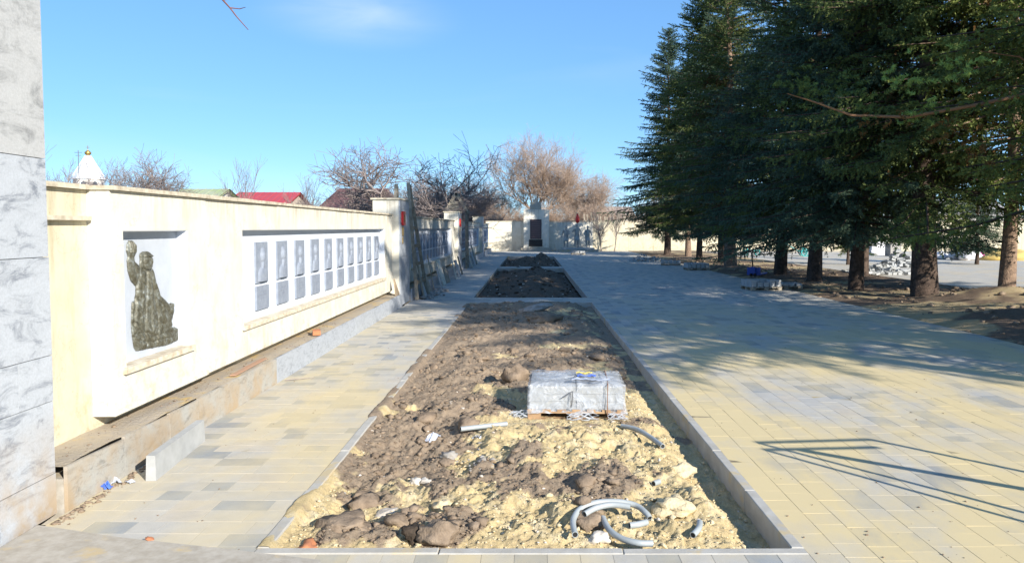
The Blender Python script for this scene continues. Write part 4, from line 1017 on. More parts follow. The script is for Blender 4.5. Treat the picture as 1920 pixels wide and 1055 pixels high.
def body_mesh(name, joints, edges, mat, cam_=None):
    me = bpy.data.meshes.new(name); me.from_pydata([j[:3] for j in joints], edges, []); me.materials.append(mat)
    o = bpy.data.objects.new(name, me); COL.objects.link(o)
    o.modifiers.new('skin', 'SKIN'); sv = me.skin_vertices[0].data
    for i, j in enumerate(joints): sv[i].radius = (j[3], j[3]*(j[4] if len(j) > 4 else 1)); sv[i].use_root = (i == 0)
    s = o.modifiers.new('sub', 'SUBSURF'); s.levels = 1; s.render_levels = 2
    dg = bpy.context.evaluated_depsgraph_get(); ev = o.evaluated_get(dg); m2 = bpy.data.meshes.new_from_object(ev)
    o.modifiers.clear(); o.data = m2; m2.polygons.foreach_set('use_smooth', [True]*len(m2.polygons)); return o
def soldier(x, y, z, rz, label, armL, armR, coat=True, hgt=1.0):
    J = [(0,0,.98,.17,.72),(0,0,1.18,.16,.75),(0,0,1.38,.19,.65),(0,0,1.50,.09,1),(0,-.01,1.58,.06,1),(0,-.015,1.66,.085,1.1),(0,-.015,1.77,.075,1.1),
         (.20,0,1.43,.075,1),*[(a[0],a[1],a[2],r_) for a, r_ in zip(armL,(.06,.045,.045))],(-.20,0,1.43,.075,1),*[(a[0],a[1],a[2],r_) for a, r_ in zip(armR,(.06,.045,.045))],
         (.10,0,.88,.11),(.12,-.02,.50,.08 if not coat else .10),(.13,0,.10,.055),(.14,-.13,.05,.045),(-.10,0,.88,.11),(-.13,-.06,.50,.08 if not coat else .10),(-.14,-.02,.10,.055),(-.15,-.15,.05,.045)]
    E = [(0,1),(1,2),(2,3),(3,4),(4,5),(5,6),(2,7),(7,8),(8,9),(9,10),(2,11),(11,12),(12,13),(13,14),(0,15),(15,16),(16,17),(17,18),(0,19),(19,20),(20,21),(21,22)]
    o = body_mesh('statue', J, E, M_STATUE); o.location = (x, y, z); o.rotation_euler = (0, 0, rz); o.scale = (hgt,)*3
    b = MB(); b.tube([(0,-.015,1.72),(0,-.015,1.78),(0,-.01,1.86)], [.115,.10,.03], 12); b.tube([(0,-.02,1.715),(0,-.02,1.73)], [.135,.12], 12); b.build('helmet', M_STATUE, o, smooth=True)
    b = MB(); b.tube([(0,0,.60),(0,0,.95),(0,0,1.05)], [.24,.17,.16], 14); b.build('coat', M_STATUE, o, smooth=True)
    b = MB(); b.tube([(0,-.10,1.68),(0,-.125,1.655),(0,-.11,1.64)], [.008,.016,.01], 6); b.build('nose', M_STATUE, o)
    return tag(o, label, 'statue')
root = empty('low_pedestal', (3.9, 62.3, 0), 0, 'low grey base carrying the three soldier statues', 'pedestal')
MB().box(-1.6, 1.7, -.55, .6, 0, .20).build('step', M_CONC, root); MB().box(-1.3, 1.4, -.4, .5, .202, .34).build('slab', M_SLAB, root)
soldier(2.95, 62.3, .342, R(-14), 'left statue of the three soldiers, holding a lowered rifle', [(.30,-.08,1.15),(.18,-.26,1.08),(.10,-.32,1.1)], [(-.32,0,1.15),(-.34,-.08,.92),(-.34,-.12,.85)])
soldier(3.85, 62.3, .342, R(0), 'middle statue of the three soldiers in front of the red flag', [(.34,-.02,1.2),(.30,-.16,1.02),(.28,-.2,.96)], [(-.34,-.02,1.2),(-.30,-.16,1.30),(-.26,-.2,1.38)], hgt=1.08)
soldier(4.75, 62.3, .342, R(16), 'right statue of the three soldiers leaning on its weapon', [(.31,-.05,1.15),(.24,-.25,1.05),(.16,-.30,1.0)], [(-.33,-.02,1.15),(-.27,-.25,1.02),(-.2,-.30,.98)])
root = empty('flag', (3.95, 63.4, 0), 0, 'red furled flag on a pole behind the three statues', 'flag')
b = MB().tube([(0,0,0),(0,0,3.25)], .03, 8); b.build('pole', M_STEEL, root)
b = MB().tube([(-.02,0,2.3),(.03,0,2.5),(.0,.0,2.75),(.03,0,2.98),(0,0,3.2)], [.08,.18,.17,.13,.05], 10); b.build('cloth', M_RED, root, smooth=True)

# ------------------------------------------------------------------ SOIL STRIP UNDER THE SPRUCES
def strip_h(x, y):
    x = np.asarray(x, float); y = np.asarray(y, float)
    h = 0.02 + 0.10*(fbm(x*.5, y*.5, 3, 101)-.4) + 0.06*(fbm(x*2.5, y*2.5, 4, 111)-.5)
    h = h + .42*np.exp(-((x-12.6)/1.5)**2-((y-19.6)/1.5)**2) + .30*np.exp(-((x-10.6)/1.4)**2-((y-15.5)/1.6)**2) + .16*np.exp(-((x-10)/1.2)**2-((y-36.5)/2)**2)
    e = np.minimum(smooth(PLX-.05, PLX+.7, x), smooth(14.7, 14.0, x)); return h*e + (-.03)*(1-e)
xs = np.linspace(PLX+.001, 14.6, 120); ys = np.linspace(4, 64.5, 700); X, Y = np.meshgrid(xs, ys); Z = strip_h(X, Y)
V = np.stack([X, Y, Z], -1).reshape(-1, 3); nx, ny = 120, 700
I = (np.arange(ny-1)[:, None]*nx+np.arange(nx-1)[None]).ravel(); F = np.stack([I, I+1, I+nx+1, I+nx], -1)
sm = smooth(.52, .62, fbm(X*.6, Y*.6, 4, 131)+.10*smooth(9.6, 8.6, X)*smooth(24, 14, Y)-.03)*.6
tag(link('tree_strip_soil', np_mesh('tree_strip_soil', V, F, soil_mat('strip_soil', (0.13,0.095,0.07), (0.20,0.15,0.11)), True, {'sand': ('POINT', sm)})), kind='structure')
sheet('strip_base', PLX+.001, 14.6, -6, 64.6, -.04, M_GROUND, th=.3)
def szh(x, y): return float(strip_h(np.array([x]), np.array([y]))[0])
XX = rng.uniform(8.35, 14.2, 1400); YY = 11+40*rng.random(1400)**1.4; P = list(zip(XX, YY, strip_h(XX, YY)))
scatter('soil_clods', P, sz(1400, .012, .10, 4), M_CLODB)

# ------------------------------------------------------------------ SPRUCES
def spruce_mesh(H, zlow, Lmax, seed, mat, bark, dens=1.0, brown=0.0):
    r = np.random.default_rng(seed); pr = random.Random(seed)
    A, B, C, T = [], [], [], []       # needle triangle corners + tint
    tw = MB()                         # limbs
    z = zlow
    while z < H-.25:
        f = (z-zlow)/(H-zlow)
        nb = 6 if f < .8 else 5
        for k in range(nb):
            az = pr.uniform(0, 2*math.pi); L = Lmax*((1-f)**.80)*pr.uniform(.72, 1.12)+.22
            L *= .62 + .75*(.5+.5*mnoise.noise(Vector((math.cos(az)*1.6+seed*3, math.sin(az)*1.6, z*.55))))*1.15
            if f < .08: L *= .75 + pr.uniform(0,.3)
            if f < .8 and mnoise.noise(Vector((math.cos(az)*2.5, math.sin(az)*2.5+seed, z*.9+seed*5))) > .34: continue
            if pr.random() < .05: L *= .6
            d = np.array([math.cos(az), math.sin(az), 0.]); side = np.array([-d[1], d[0], 0.])
            s = np.linspace(0, 1, 7); rise = .10+.5*f**1.5 ; droop = .50-.45*f
            up = L*(rise*s - droop*s**1.7 + .20*(1-f)*s**4); wob = pr.uniform(-.25, .25)
            P = np.array([0,0,z+pr.uniform(-.12,.12)])[None] + d[None]*(L*s)[:, None]*.97 + side[None]*(wob*L*s**2)[:, None]*.5
            P[:, 2] += up
            if L > .5: tw.tube([tuple(q) for q in P[::2]], [.010+.018*L/3*(1-t) for t in s[::2]], 4, cap=False)
            nsub = max(5, int(L/.068*dens))
            for j in range(nsub):
                t = (.10 if L > 1 else 0)+ .9*(j+pr.random())/nsub
                if L > 1.5 and t < .3 and pr.random() < .45: continue
                q = t*6; i0 = min(5, int(q)); p = P[i0]+(P[i0+1]-P[i0])*(q-i0)
                tang = (P[i0+1]-P[i0]); tang = tang/np.linalg.norm(tang)
                sgn = 1 if j % 2 else -1
                l = (.18+.42*min(1, L/2.5)*(1-t)**.6)*pr.uniform(.6, 1.25)
                hang = pr.uniform(.1, .6)*(1-f*.6) + (pr.uniform(.6,1.6) if (pr.random() < .45 and f < .75) else 0)
                dr = tang*pr.uniform(.35, .9)+side*sgn*pr.uniform(.4, 1.0)+np.array([0,0,-hang+pr.uniform(0,.55)]); dr /= np.linalg.norm(dr)
                if t > .93: dr = tang + np.array([0,0,.12]); dr /= np.linalg.norm(dr)
                n = max(5, int(l/.026*dens))
                tt = (np.arange(n)+r.random(n))/n; base = p[None]+dr[None]*(l*tt)[:, None]; base[:, 2] -= .12*l*tt**2
                rnd = r.normal(size=(n, 3)); rnd -= (rnd@dr)[:, None]*dr[None]; rnd /= np.linalg.norm(rnd, axis=1)[:, None]+1e-9
                nd = dr[None]*.75+rnd*.85; nd /= np.linalg.norm(nd, axis=1)[:, None]
                ln = (.075+.045*r.random(n))*(1-.35*tt)
                wv = np.cross(nd, rnd+r.normal(size=(n,3))*.4); wv /= np.linalg.norm(wv, axis=1)[:, None]+1e-9; wd = (.019+.012*r.random(n))
                A.append(base-wv*wd[:, None]); B.append(base+wv*wd[:, None]); C.append(base+nd*ln[:, None])
                tint = .30+.5*pr.random()*(.4+.6*t) + .15*t
                if brown and t < .5 and f < .45 and pr.random() < brown: tint = .05+.08*pr.random()
                T.append(np.full(n, tint)+r.normal(size=n)*.05)
        z += (pr.uniform(.15, .22) if pr.random() > .1 else .36)*(1.0 if f < .7 else .8)/max(.8, dens)
    A = np.concatenate(A); B = np.concatenate(B); C = np.concatenate(C); T = np.clip(np.concatenate(T), 0, 1)
    n = len(A); V = np.stack([A, B, C], 1).reshape(-1, 3); F = np.arange(3*n).reshape(-1, 3)
    crown = np_mesh('crown', V, F, mat, False, {'tint': ('FACE', T)})
    k = 12; pts = [(.05*math.sin(i*.9+seed), .05*math.cos(i*1.3+seed)-.05, H*i/k-.15) for i in range(k+1)]; rad = [.235*(1-i/k)**1.1+.012 for i in range(k+1)]; rad[0] = .28
    tr = MB(); tr.tube(pts, rad, 14)
    return crown, tr.mesh('trunk', bark, True), tw.mesh('limbs', bark, True), n
SP = [spruce_mesh(16.5, 2.1, 3.9, 1, M_NEEDB, M_BARK, 1.0), spruce_mesh(17.5, 2.5, 3.8, 2, M_NEED, M_BARK, 1.0, .12), spruce_mesh(16.0, 3.0, 3.5, 3, M_NEED, M_BARKL, 1.0, .30)]
print('needle tris', [s[3] for s in SP])
M_NEEDY = needles('olive_green_spruce_needles', (0.075,0.10,0.028), (0.20,0.24,0.06), (0.17,0.08,0.028))
def spruce(x, y, var, sc, rz, label, zoff=None, lean=(0,0), tscale=1.0, group='spruces in a row along the square', mat=None):
    cr, tk, lb, _ = SP[var]
    root = empty('spruce_tree', (x, y, szh(min(max(x,8.5),14.5), min(max(y,4.1),64))), rz, label, 'tree', group)
    root.rotation_euler = (lean[0], lean[1], rz); root.scale = (sc,)*3
    c = link('crown', cr, root)
    if mat: c.material_slots[0].link = 'OBJECT'; c.material_slots[0].material = mat
    t = link('trunk', tk, root, scale=(tscale, tscale, 1)); link('limbs', lb, root)
    return root
spruce(10.0, 54.9, 0, 1.0, .3, 'farthest spruce with its full narrow tip against the sky')
spruce(10.9, 52.0, 2, .86, 1.3, 'thin spruce just right of the farthest one')
spruce(10.0, 44.4, 1, .96, 2.1, 'slender trunked spruce left of a close pair in the row', tscale=.75)
spruce(10.9, 42.3, 0, 1.0, 4.0, 'spruce right of the close pair, partly hidden', tscale=.9)
spruce(9.95, 36.8, 2, 1.06, 5.1, 'spruce with a leaning sunlit pale trunk', lean=(0,R(-2.2)), tscale=1.15)
spruce(10.6, 31.8, 0, 1.04, .9, 'spruce with dark trunk behind the hand pallet truck')
spruce(10.4, 27.2, 1, 1.0, 2.8, 'spruce with straight dark trunk, third from the right', tscale=1.05)
spruce(10.35, 23.7, 0, 1.0, 1.9, 'spruce between the thickest trunk and its left neighbour', tscale=.9)
spruce(11.1, 21.05, 1, 1.08, 5.6, 'spruce with the thickest trunk of the row', tscale=1.25)
spruce(12.85, 20.0, 2, 1.12, 3.3, 'spruce with tall slim speckled trunk on the soil mound at right', tscale=.70, mat=M_NEEDY)
spruce(13.6, 30.5, 0, .9, 2.2, 'spruce set back behind the row over the far paving')
# trees of the same row standing right of the picture; they throw the shade on the square
spruce(11.6, 13.6, 1, 1.05, .4, 'nearest spruce hanging its boughs into the top right corner', mat=M_NEEDY)
spruce(12.6, 8.6, 0, 1.0, 2.0, 'spruce outside the right edge shading the paving')
SP.append(spruce_mesh(17.0, 6.0, 3.9, 9, M_NEED, M_BARK, .95))
spruce(21.5, 16.5, 1, 1.0, 1.0, 'spruce standing far outside the right edge of view')
spruce(13.2, 4.6, 3, 1.0, 1.0, 'high crowned spruce outside the right edge behind the camera line')
spruce(13.0, 2.3, 3, 1.0, 3.0, 'high crowned spruce outside the right edge nearest the camera')

# one long bare bough reaching left from the nearest spruce, with tips coloured as if sunlit
root = [o for o in COL.objects if o.get('label', '').startswith('nearest spruce')][0]
inv = root.matrix_basis.inverted()
b = MB(); bp = [(11.5,13.6,4.4),(9.6,13.7,4.55),(8.2,13.8,4.25),(7.0,14.0,4.05),(6.0,14.1,4.1),(5.3,14.1,4.35),(4.8,14.1,4.5)]
b.tube([inv @ Vector(p) for p in bp], [.05,.04,.033,.028,.022,.016,.008], 7)
b.tube([inv @ Vector(p) for p in [(9.6,13.7,4.55),(8.6,13.3,5.0),(7.8,13.1,5.05)]], [.02,.014,.008], 5)
b.build('long_bough', simple('orange_bark_bough', (.33,.17,.08), (.22,.12,.07), bstr=.3), root, smooth=True)
TA, TB, TC, TT = [], [], [], []
def spray(p, d, l, tint, n=None):
    d = np.array(d, float); d /= np.linalg.norm(d); n = n or int(l/.006)
    tt = rng.random(n); base = np.array(p)[None]+d[None]*(l*tt)[:, None]
    rnd = rng.normal(size=(n,3)); rnd -= (rnd@d)[:, None]*d[None]; rnd /= np.linalg.norm(rnd, axis=1)[:, None]
    nd = d[None]*.6+rnd*.9; nd /= np.linalg.norm(nd, axis=1)[:, None]; wv = np.cross(nd, rng.normal(size=(n,3))); wv /= np.linalg.norm(wv, axis=1)[:, None]
    TA.append(base-wv*.011); TB.append(base+wv*.011); TC.append(base+nd*(.06+.03*rng.random(n))[:, None]); TT.append(np.clip(tint+rng.normal(size=n)*.08, 0, 1))
rr = random.Random(9)
for (cx, cy, cz, n_, ti) in ((6.95,14,4.75,16,.95),(7.6,13.5,4.95,20,.95),(7.3,14,4.2,14,.9),(6.2,14.1,4.3,14,.5),(5.3,14.1,4.5,22,.4),(5.9,14.2,4.6,18,.4),(5.0,14.1,4.7,16,.45),(6.6,14,4.0,8,.1),(7.9,13.9,3.9,14,.06),(8.3,13.8,3.5,12,.06),(8.8,13.8,4.1,14,.3)):
    for k in range(n_):
        a = rr.uniform(0, 6.28); sp_ = .28
        spray((cx+rr.gauss(0, sp_*.8), cy+rr.gauss(0, sp_), cz+rr.gauss(0, sp_*.5)), (math.cos(a), math.sin(a), -.35 if ti < .2 else rr.uniform(-.3,.5)), rr.uniform(.12,.28), ti)
A_ = np.concatenate(TA); B_ = np.concatenate(TB); C_ = np.concatenate(TC); V = np.stack([A_, B_, C_], 1).reshape(-1, 3)
mi = np.array(inv); V = V@mi[:3,:3].T+mi[:3,3]
link('bough_sprays', np_mesh('bough_sprays', V, np.arange(len(V)).reshape(-1, 3), needles('painted_sunlit_tips', (0.05,0.085,0.03), (0.30,0.42,0.11), (0.22,0.10,0.03)), False, {'tint': ('FACE', np.concatenate(TT))}), root)  # sunlight falling through a gap is put into the brighter green

# ------------------------------------------------------------------ BARE TREES
def bare_mesh(H, spread, seed, mat, levels=5, trunk=.25, nkids=3, r0=.12, minr=.010, upb=.35, wig=.25, droop=0.0):
    r = random.Random(seed); segs = []
    def grow(p, d, L, rad, lev):
        n = 3 if lev < 4 else 2; q = p
        for i in range(n):
            d2 = (d + Vector((r.gauss(0, wig), r.gauss(0, wig), r.gauss(0, wig*.7)+upb*.12-droop*lev*.05))).normalized()
            e = q + d2*(L/n); r1 = max(minr, rad*(1-.22*(i+1)/n)); segs.append((q, e, max(minr, rad*(1-.22*i/n)), r1)); 
            if lev < levels and (i > 0 or lev > 0):
                for _ in range(1 if lev < levels-1 else 2):
                    ax = Vector((r.gauss(0,1), r.gauss(0,1), r.gauss(0,1)*.5)).normalized()
                    k = (d2*(1-spread*.55) + (ax - ax.dot(d2)*d2).normalized()*spread + Vector((0,0,upb*.25))).normalized()
                    grow(e if r.random() < .6 else (q+e)/2, k, L*r.uniform(.50,.78), r1*r.uniform(.5,.68), lev+1)
            q, d = e, d2
        if lev < levels:
            for _ in range(nkids-1 if lev else nkids+1):
                ax = Vector((r.gauss(0,1), r.gauss(0,1), r.gauss(0,1)*.4)).normalized()
                k = (d*(1-spread*.4) + (ax - ax.dot(d)*d).normalized()*spread + Vector((0,0,upb*.2))).normalized()
                grow(q, k, L*r.uniform(.6,.9), r1*r.uniform(.6,.8), lev+1)
    grow(Vector((0,0,-.2)), Vector((0,0,1)), H*trunk, r0, 0)
    P0 = np.array([s[0][:] for s in segs]); P1 = np.array([s[1][:] for s in segs]); R0 = np.array([s[2] for s in segs]); R1 = np.array([s[3] for s in segs])
    top = max(P1[:,2].max(), .1); k = H/top; P0 *= k; P1 *= k
    D = P1-P0; D /= np.linalg.norm(D, axis=1)[:, None]+1e-9; U = np.cross(D, np.array([.3,.2,1.])); U /= np.linalg.norm(U, axis=1)[:, None]+1e-9; W = np.cross(D, U)
    ring = []
    for t in range(3):
        a = 2*math.pi*t/3; o_ = U*math.cos(a)+W*math.sin(a); ring.append((P0+o_*R0[:, None], P1+o_*R1[:, None]))
    V = np.stack([ring[0][0], ring[1][0], ring[2][0], ring[0][1], ring[1][1], ring[2][1]], 1).reshape(-1, 3)
    n = len(segs); base = (np.arange(n)*6)[:, None]; q = np.array([[0,1,4,3],[1,2,5,4],[2,0,3,5]])
    F = (base[:, :, None]+q[None]).reshape(-1, 4)
    thick = np.repeat(R0 > .035, 3)
    tk = np_mesh('trunk', V, F[thick], mat); cr = np_mesh('crown', V, F[~thick], mat)
    return tk, cr, n
BT = {}
BT['apple'] = bare_mesh(6.6, .85, 5, M_BARE, 5, .24, 3, .17, .0075, .40, .22)
BT['round'] = bare_mesh(6.5, .75, 12, M_BARE, 5, .25, 3, .14, .0075, .45, .22)
BT['slim'] = bare_mesh(7, .45, 21, M_BARE, 4, .42, 2, .09, .0075, .7, .12)
BT['tan'] = bare_mesh(12, .65, 33, M_TAN, 6, .22, 3, .24, .0075, .55, .2)
BT['shrub'] = bare_mesh(5, .70, 41, M_TAN, 5, .12, 3, .055, .007, .7, .2)
BT['shrubg'] = bare_mesh(4.5, .65, 45, M_BARE, 5, .12, 4, .06, .006, .7, .2)
print('bare', {k: v[2] for k, v in BT.items()})
def bare(px, Y, top, kind, label, wide=1.0, group='bare trees behind the memorial wall', name='bare_tree', rz=None, cat='tree'):
    X = (px-995)/1400*Y; tk, cr, _ = BT[kind]; z1 = 2+(427-top)*Y/1400
    H = {'apple':6.6,'round':6.5,'slim':7,'tan':12,'shrub':5,'shrubg':4.5}[kind]; s = z1/H
    o = empty(name, (X, Y, 0), rz if rz is not None else px*.37, label, cat, group); o.scale = (s*wide, s*wide, s)
    link('trunk', tk, o); link('crown', cr, o); return o
bare(95, 32, 262, 'slim', 'bare upright tree just right of the marble pillar')
bare(118, 38, 320, 'shrubg', 'low bare bush left of the church tower')
bare(275, 42, 280, 'round', 'rounded bare tree between church tower and green roof', 1.0)
bare(335, 44, 335, 'shrubg', 'bare bush over the left end of the green roof', .9)
bare(440, 34, 288, 'slim', 'thin young bare tree in front of the red roof', .8)
bare(545, 36, 352, 'shrubg', 'bare bush at the right end of the red roof')
bare(560, 38, 318, 'slim', 'bare tree left behind the spreading bare tree', .9)
bare(668, 40, 243, 'apple', 'largest spreading bare tree over the brown roof', 1.15, rz=2.2)
bare(800, 46, 315, 'round', 'bare tree above the nearest column and trestle', .9)
bare(850, 52, 310, 'shrubg', 'bare tree between the two wooden trestles', 1.0)
for i, (px, Y, top) in enumerate([(600,36,378),(640,37,372),(700,36,372),(750,42,350),(790,48,350),(830,52,345),(565,37,378)]):
    bare(px, Y, top, 'shrubg', 'tangled grey bush behind the memorial wall, '+('second','third','fourth','fifth','sixth','seventh','leftmost')[i]+' of seven from the left', 1.15, group='grey bushes behind the memorial wall', name='bare_bush', cat='bush', rz=i*1.3)
bare(1000, 82, 240, 'tan', 'tallest tan bare tree behind the end monument', .8, rz=1.0)
bare(1075, 86, 310, 'tan', 'tan bare tree right behind the end wall', .9, rz=3.0)
bare(935, 80, 335, 'tan', 'lower tan bare tree left behind the end wall', 1.0, rz=4.4)
for i in range(20):
    px = 868+i*17; bare(px, 69+(i*7 % 9), 368+(i*13 % 28), 'shrub', 'dense tan brush behind the end wall', 1.25, group='tan brush behind the end wall', name='bare_bush', cat='bush', rz=i*.9)
for i in range(10):
    px = 1230+i*75; bare(px, 72+(i*7 % 12), 350+(i*17 % 40), 'shrub', 'tan brush seen under the spruces beyond the far wall', 1.3, group='tan brush beyond the spruces', name='bare_bush', cat='bush', rz=i*1.9)
bare(1128, 63.2, 385, 'slim', 'small bare shrub standing before the end wall right of the statues', 1.3, name='bare_bush', cat='bush', group='bushes before the end wall')
bare(1152, 63.2, 372, 'slim', 'slim bare sapling before the end wall near the spruces', .8, group='bushes before the end wall')

# slatted fence pieces leaned behind the end wall
root = empty('picket_fence', (5.1, 65.6, 0), 0, 'weathered leaning picket fence behind the end wall', 'fence')
for i in range(16): plank((i*.28, .1, .0), (i*.28-.35+random.uniform(-.1,.1), .2, 3.1+random.uniform(-.15,.25)), .12, .03, M_WOODG, 'picket', None, None, parent=root, face=Vector((0,1,0)))
plank((-.2,.25,2.3), (4.4,.25,2.35), .1, .05, M_WOODG, 'rail', None, None, parent=root, face=Vector((0,1,0)))

# twig hanging into the top of the picture, from a tree behind the camera's left
root = empty('bare_tree', (-4.6, -2.5, 0), 0, 'bare tree whose reddish twig hangs into the top of the view', 'tree')
b = MB().tube([(0,0,0),(.05,.1,2),(.3,1.0,4.4),(.9,3.5,5.6),(1.4,6.0,5.4),(1.75,7.6,4.8)], [.16,.14,.09,.05,.025,.012], 8); b.build('trunk', M_BARE, root, smooth=True)
b = MB(); O = Vector((4.6, 2.5, 0))
def wpt(px, py, Y): return Vector(((px-995)/1400*Y, Y, 2+(427-py)/1400*Y)) + O
b.tube([(1.75,7.6,4.8), wpt(395,-60,6.2), wpt(420,0,6.1), wpt(440,22,6.05), wpt(452,38,6.0), wpt(473,62,6.0)], [.012,.009,.008,.006,.005,.003], 5)
b.tube([wpt(428,8,6.1), wpt(448,4,6.1), wpt(462,-10,6.1)], [.005,.004,.002], 5)
b.tube([wpt(440,22,6.05), wpt(458,24,6.0), wpt(469,21,6.0)], [.005,.004,.002], 5)
b.build('twig', M_TWIGR, root, smooth=True)

# ------------------------------------------------------------------ HOUSES AND CHURCH BEHIND THE WALL
def house(px0, px1, Y, ridge, eave, roofm, wallm, label, gable_right=False, depth=7, rz=0, chimney=True):
    X0, X1 = (px0-995)/1400*Y, (px1-995)/1400*Y; zr = 2+(427-ridge)*Y/1400; ze = 2+(427-eave)*Y/1400; ze = min(ze, zr-1.0); W = X1-X0
    root = empty('house', ((X0+X1)/2, Y+depth/2, 0), rz, label, 'house')
    a, d = W/2-.3, depth/2-.3
    MB().box(-a, a, -d, d, 0, ze).build('wall', wallm, root)
    b = MB(); D = depth/2; t = .12
    b.quad((-W/2,-D,ze-.15), (W/2,-D,ze-.15), (W/2,0,zr), (-W/2,0,zr)); b.quad((W/2,D,ze-.15), (-W/2,D,ze-.15), (-W/2,0,zr), (W/2,0,zr))
    b.quad((-W/2,-D,ze-.15-t), (-W/2,0,zr-t), (W/2,0,zr-t), (W/2,-D,ze-.15-t)); b.quad((W/2,D,ze-.15-t), (W/2,0,zr-t), (-W/2,0,zr-t), (-W/2,D,ze-.15-t))
    b.quad((-W/2,-D,ze-.15-t), (W/2,-D,ze-.15-t), (W/2,-D,ze-.15), (-W/2,-D,ze-.15))
    n = int(W/.5)
    for i in range(n+1):
        x = -W/2+i*W/n; b.tube([(x,-D,ze-.13),(x,-.02,zr+.01)], .025, 4)
    rf = b.build('roof', roofm, root)
    b = MB(); b.prism([(-d, ze+.002), (d, ze+.002), (0, zr-.18)], a-.12, a, Matrix(((0,0,1,0),(1,0,0,0),(0,1,0,0),(0,0,0,1)))); b.prism([(-d, ze+.002), (d, ze+.002), (0, zr-.18)], -a, -a+.12, Matrix(((0,0,1,0),(1,0,0,0),(0,1,0,0),(0,0,0,1)))); b.build('gable', wallm, root)
    if chimney: MB().box(W*.18, W*.18+.5, .3, .8, zr-1.0, zr+.35).build('chimney', M_BRICK, rf)
    for x in (-a*.5, a*.3):
        w = MB().box(x, x+1.0, -d-.05, -d-.002, 1.1, 2.3).build('window', M_HWHITE, root); MB().box(x+.08, x+.92, -d-.06, -d-.051, 1.18, 2.22).build('pane', M_GLASS, w)
    return root
house(298, 392, 48, 349, 372, M_ROOFG, M_HWHITE, 'low white house with a mossy green roof behind the wall', chimney=False)
house(414, 536, 58, 356, 384, M_ROOFR, M_HBRICK, 'house with a bright red metal roof behind the wall', depth=8, chimney=False)
# brown hipped roof house
Y = 44; X0, X1 = (566-995)/1400*Y, (742-995)/1400*Y; zr = 2+(427-347)*Y/1400
root = empty('house', ((X0+X1)/2, Y+4, 0), 0, 'house with a broad brown hipped roof behind the bare tree', 'house'); W = X1-X0
MB().box(-W/2+.4, W/2-.4, -3.6, 3.6, 0, 2.4).build('wall', M_HBRICK, root)
b = MB(); e = 2.35; a = W/2; D = 4; h = 1.2
b.quad((-a,-D,e),(a,-D,e),(a-h,0,zr),(-a+h,0,zr)); b.quad((a,D,e),(-a,D,e),(-a+h,0,zr),(a-h,0,zr)); b.quad((a,-D,e),(a,D,e),(a-h,0,zr)); b.quad((-a,D,e),(-a,-D,e),(-a+h,0,zr)); b.quad((-a,-D,e),(-a,D,e),(a,D,e),(a,-D,e))
rf = b.build('roof', M_ROOFB, root)
for x in (-1.6, 1.0):
    w = MB().box(x, x+1, -3.66, -3.602, 1.0, 2.1).build('window', M_HWHITE, root); MB().box(x+.08, x+.92, -3.67, -3.661, 1.08, 2.02).build('pane', M_GLASS, w)
# church tower: octagonal tent roof, small gilded onion dome and cross
Y = 110; X = (170-995)/1400*Y; k = Y/1400
root = empty('church_tower', (X, Y, 0), R(10), 'white church tower with pointed tent roof and small gold dome', 'church')
def ngon(b, r0, z0, r1, z1, n=8):
    P0 = [(r0*math.cos(2*math.pi*i/n+.39), r0*math.sin(2*math.pi*i/n+.39), z0) for i in range(n)]; P1 = [(r1*math.cos(2*math.pi*i/n+.39), r1*math.sin(2*math.pi*i/n+.39), z1) for i in range(n)]
    for i in range(n): b.quad(P0[i], P0[(i+1) % n], P1[(i+1) % n], P1[i])
    b.quad(*P1); b.quad(*P0[::-1])
zt = lambda py: 2+(427-py)*k
b = MB(); ngon(b, 2.0, 0, 2.0, zt(335)); b.build('wall', M_HWHITE, root)
rf = MB(); ngon(rf, 1.95, zt(330), .35, zt(293)); ngon(rf, 2.2, zt(337), 1.95, zt(330)); rf = rf.build('tent_roof', M_ROOFW, root)
for i in range(8):
    a = 2*math.pi*i/8+.39; MB().tube([(1.96*math.cos(a),1.96*math.sin(a),zt(330)),(.36*math.cos(a),.36*math.sin(a),zt(293))], .06, 5).build('rib', M_ROOFW, rf)
for i in range(8):
    a = 2*math.pi*i/8; M = Matrix.Rotation(a, 4, 'Z') @ Matrix(((0,0,1,2.0*math.cos(.39)-.03),(1,0,0,0),(0,1,0,0),(0,0,0,1)))
    w = MB().prism([(-.35,zt(352)),(.35,zt(352)),(.35,zt(344)),(0,zt(341)),(-.35,zt(344))], 0, .06, M).build('window', M_GLASS, root)
b = MB(); b.tube([(0,0,zt(293.5)),(0,0,zt(291.5)),(0,0,zt(290)),(0,0,zt(287)),(0,0,zt(284.5)),(0,0,zt(282))], [.22,.25,.40,.46,.25,.04], 14); d_ = b.build('onion_dome', M_GOLD, root, smooth=True)
MB().box(-.03, .03, -.03, .03, zt(282.5), zt(274)).box(-.25, .25, -.025, .025, zt(278), zt(277.2)).build('cross', M_GOLD, d_)
b = MB(); b.tube([(0,0,0),(0,0,12.3)], .05, 5); b.tube([(-.5,0,12.0),(.5,0,12.0)], .03, 4); b.tube([(-.35,0,11.6),(.35,0,11.6)], .03, 4)
tag(b.build('aerial_mast', M_STEEL, loc=((152-995)/1400*100, 100, 0)), 'thin aerial mast left of the church tower', 'mast')
# pale house seen through the spruces at right
house(1760, 1905, 74, 372, 400, simple('grey_roof', (.36,.34,.33), bstr=0), M_HWHITE, 'pale house seen between the spruces at far right', depth=8)
house(1130, 1190, 96, 386, 400, simple('tan_roof', (.42,.34,.28), bstr=0), M_HWHITE, 'small pale house far behind the end wall', depth=8, chimney=False)

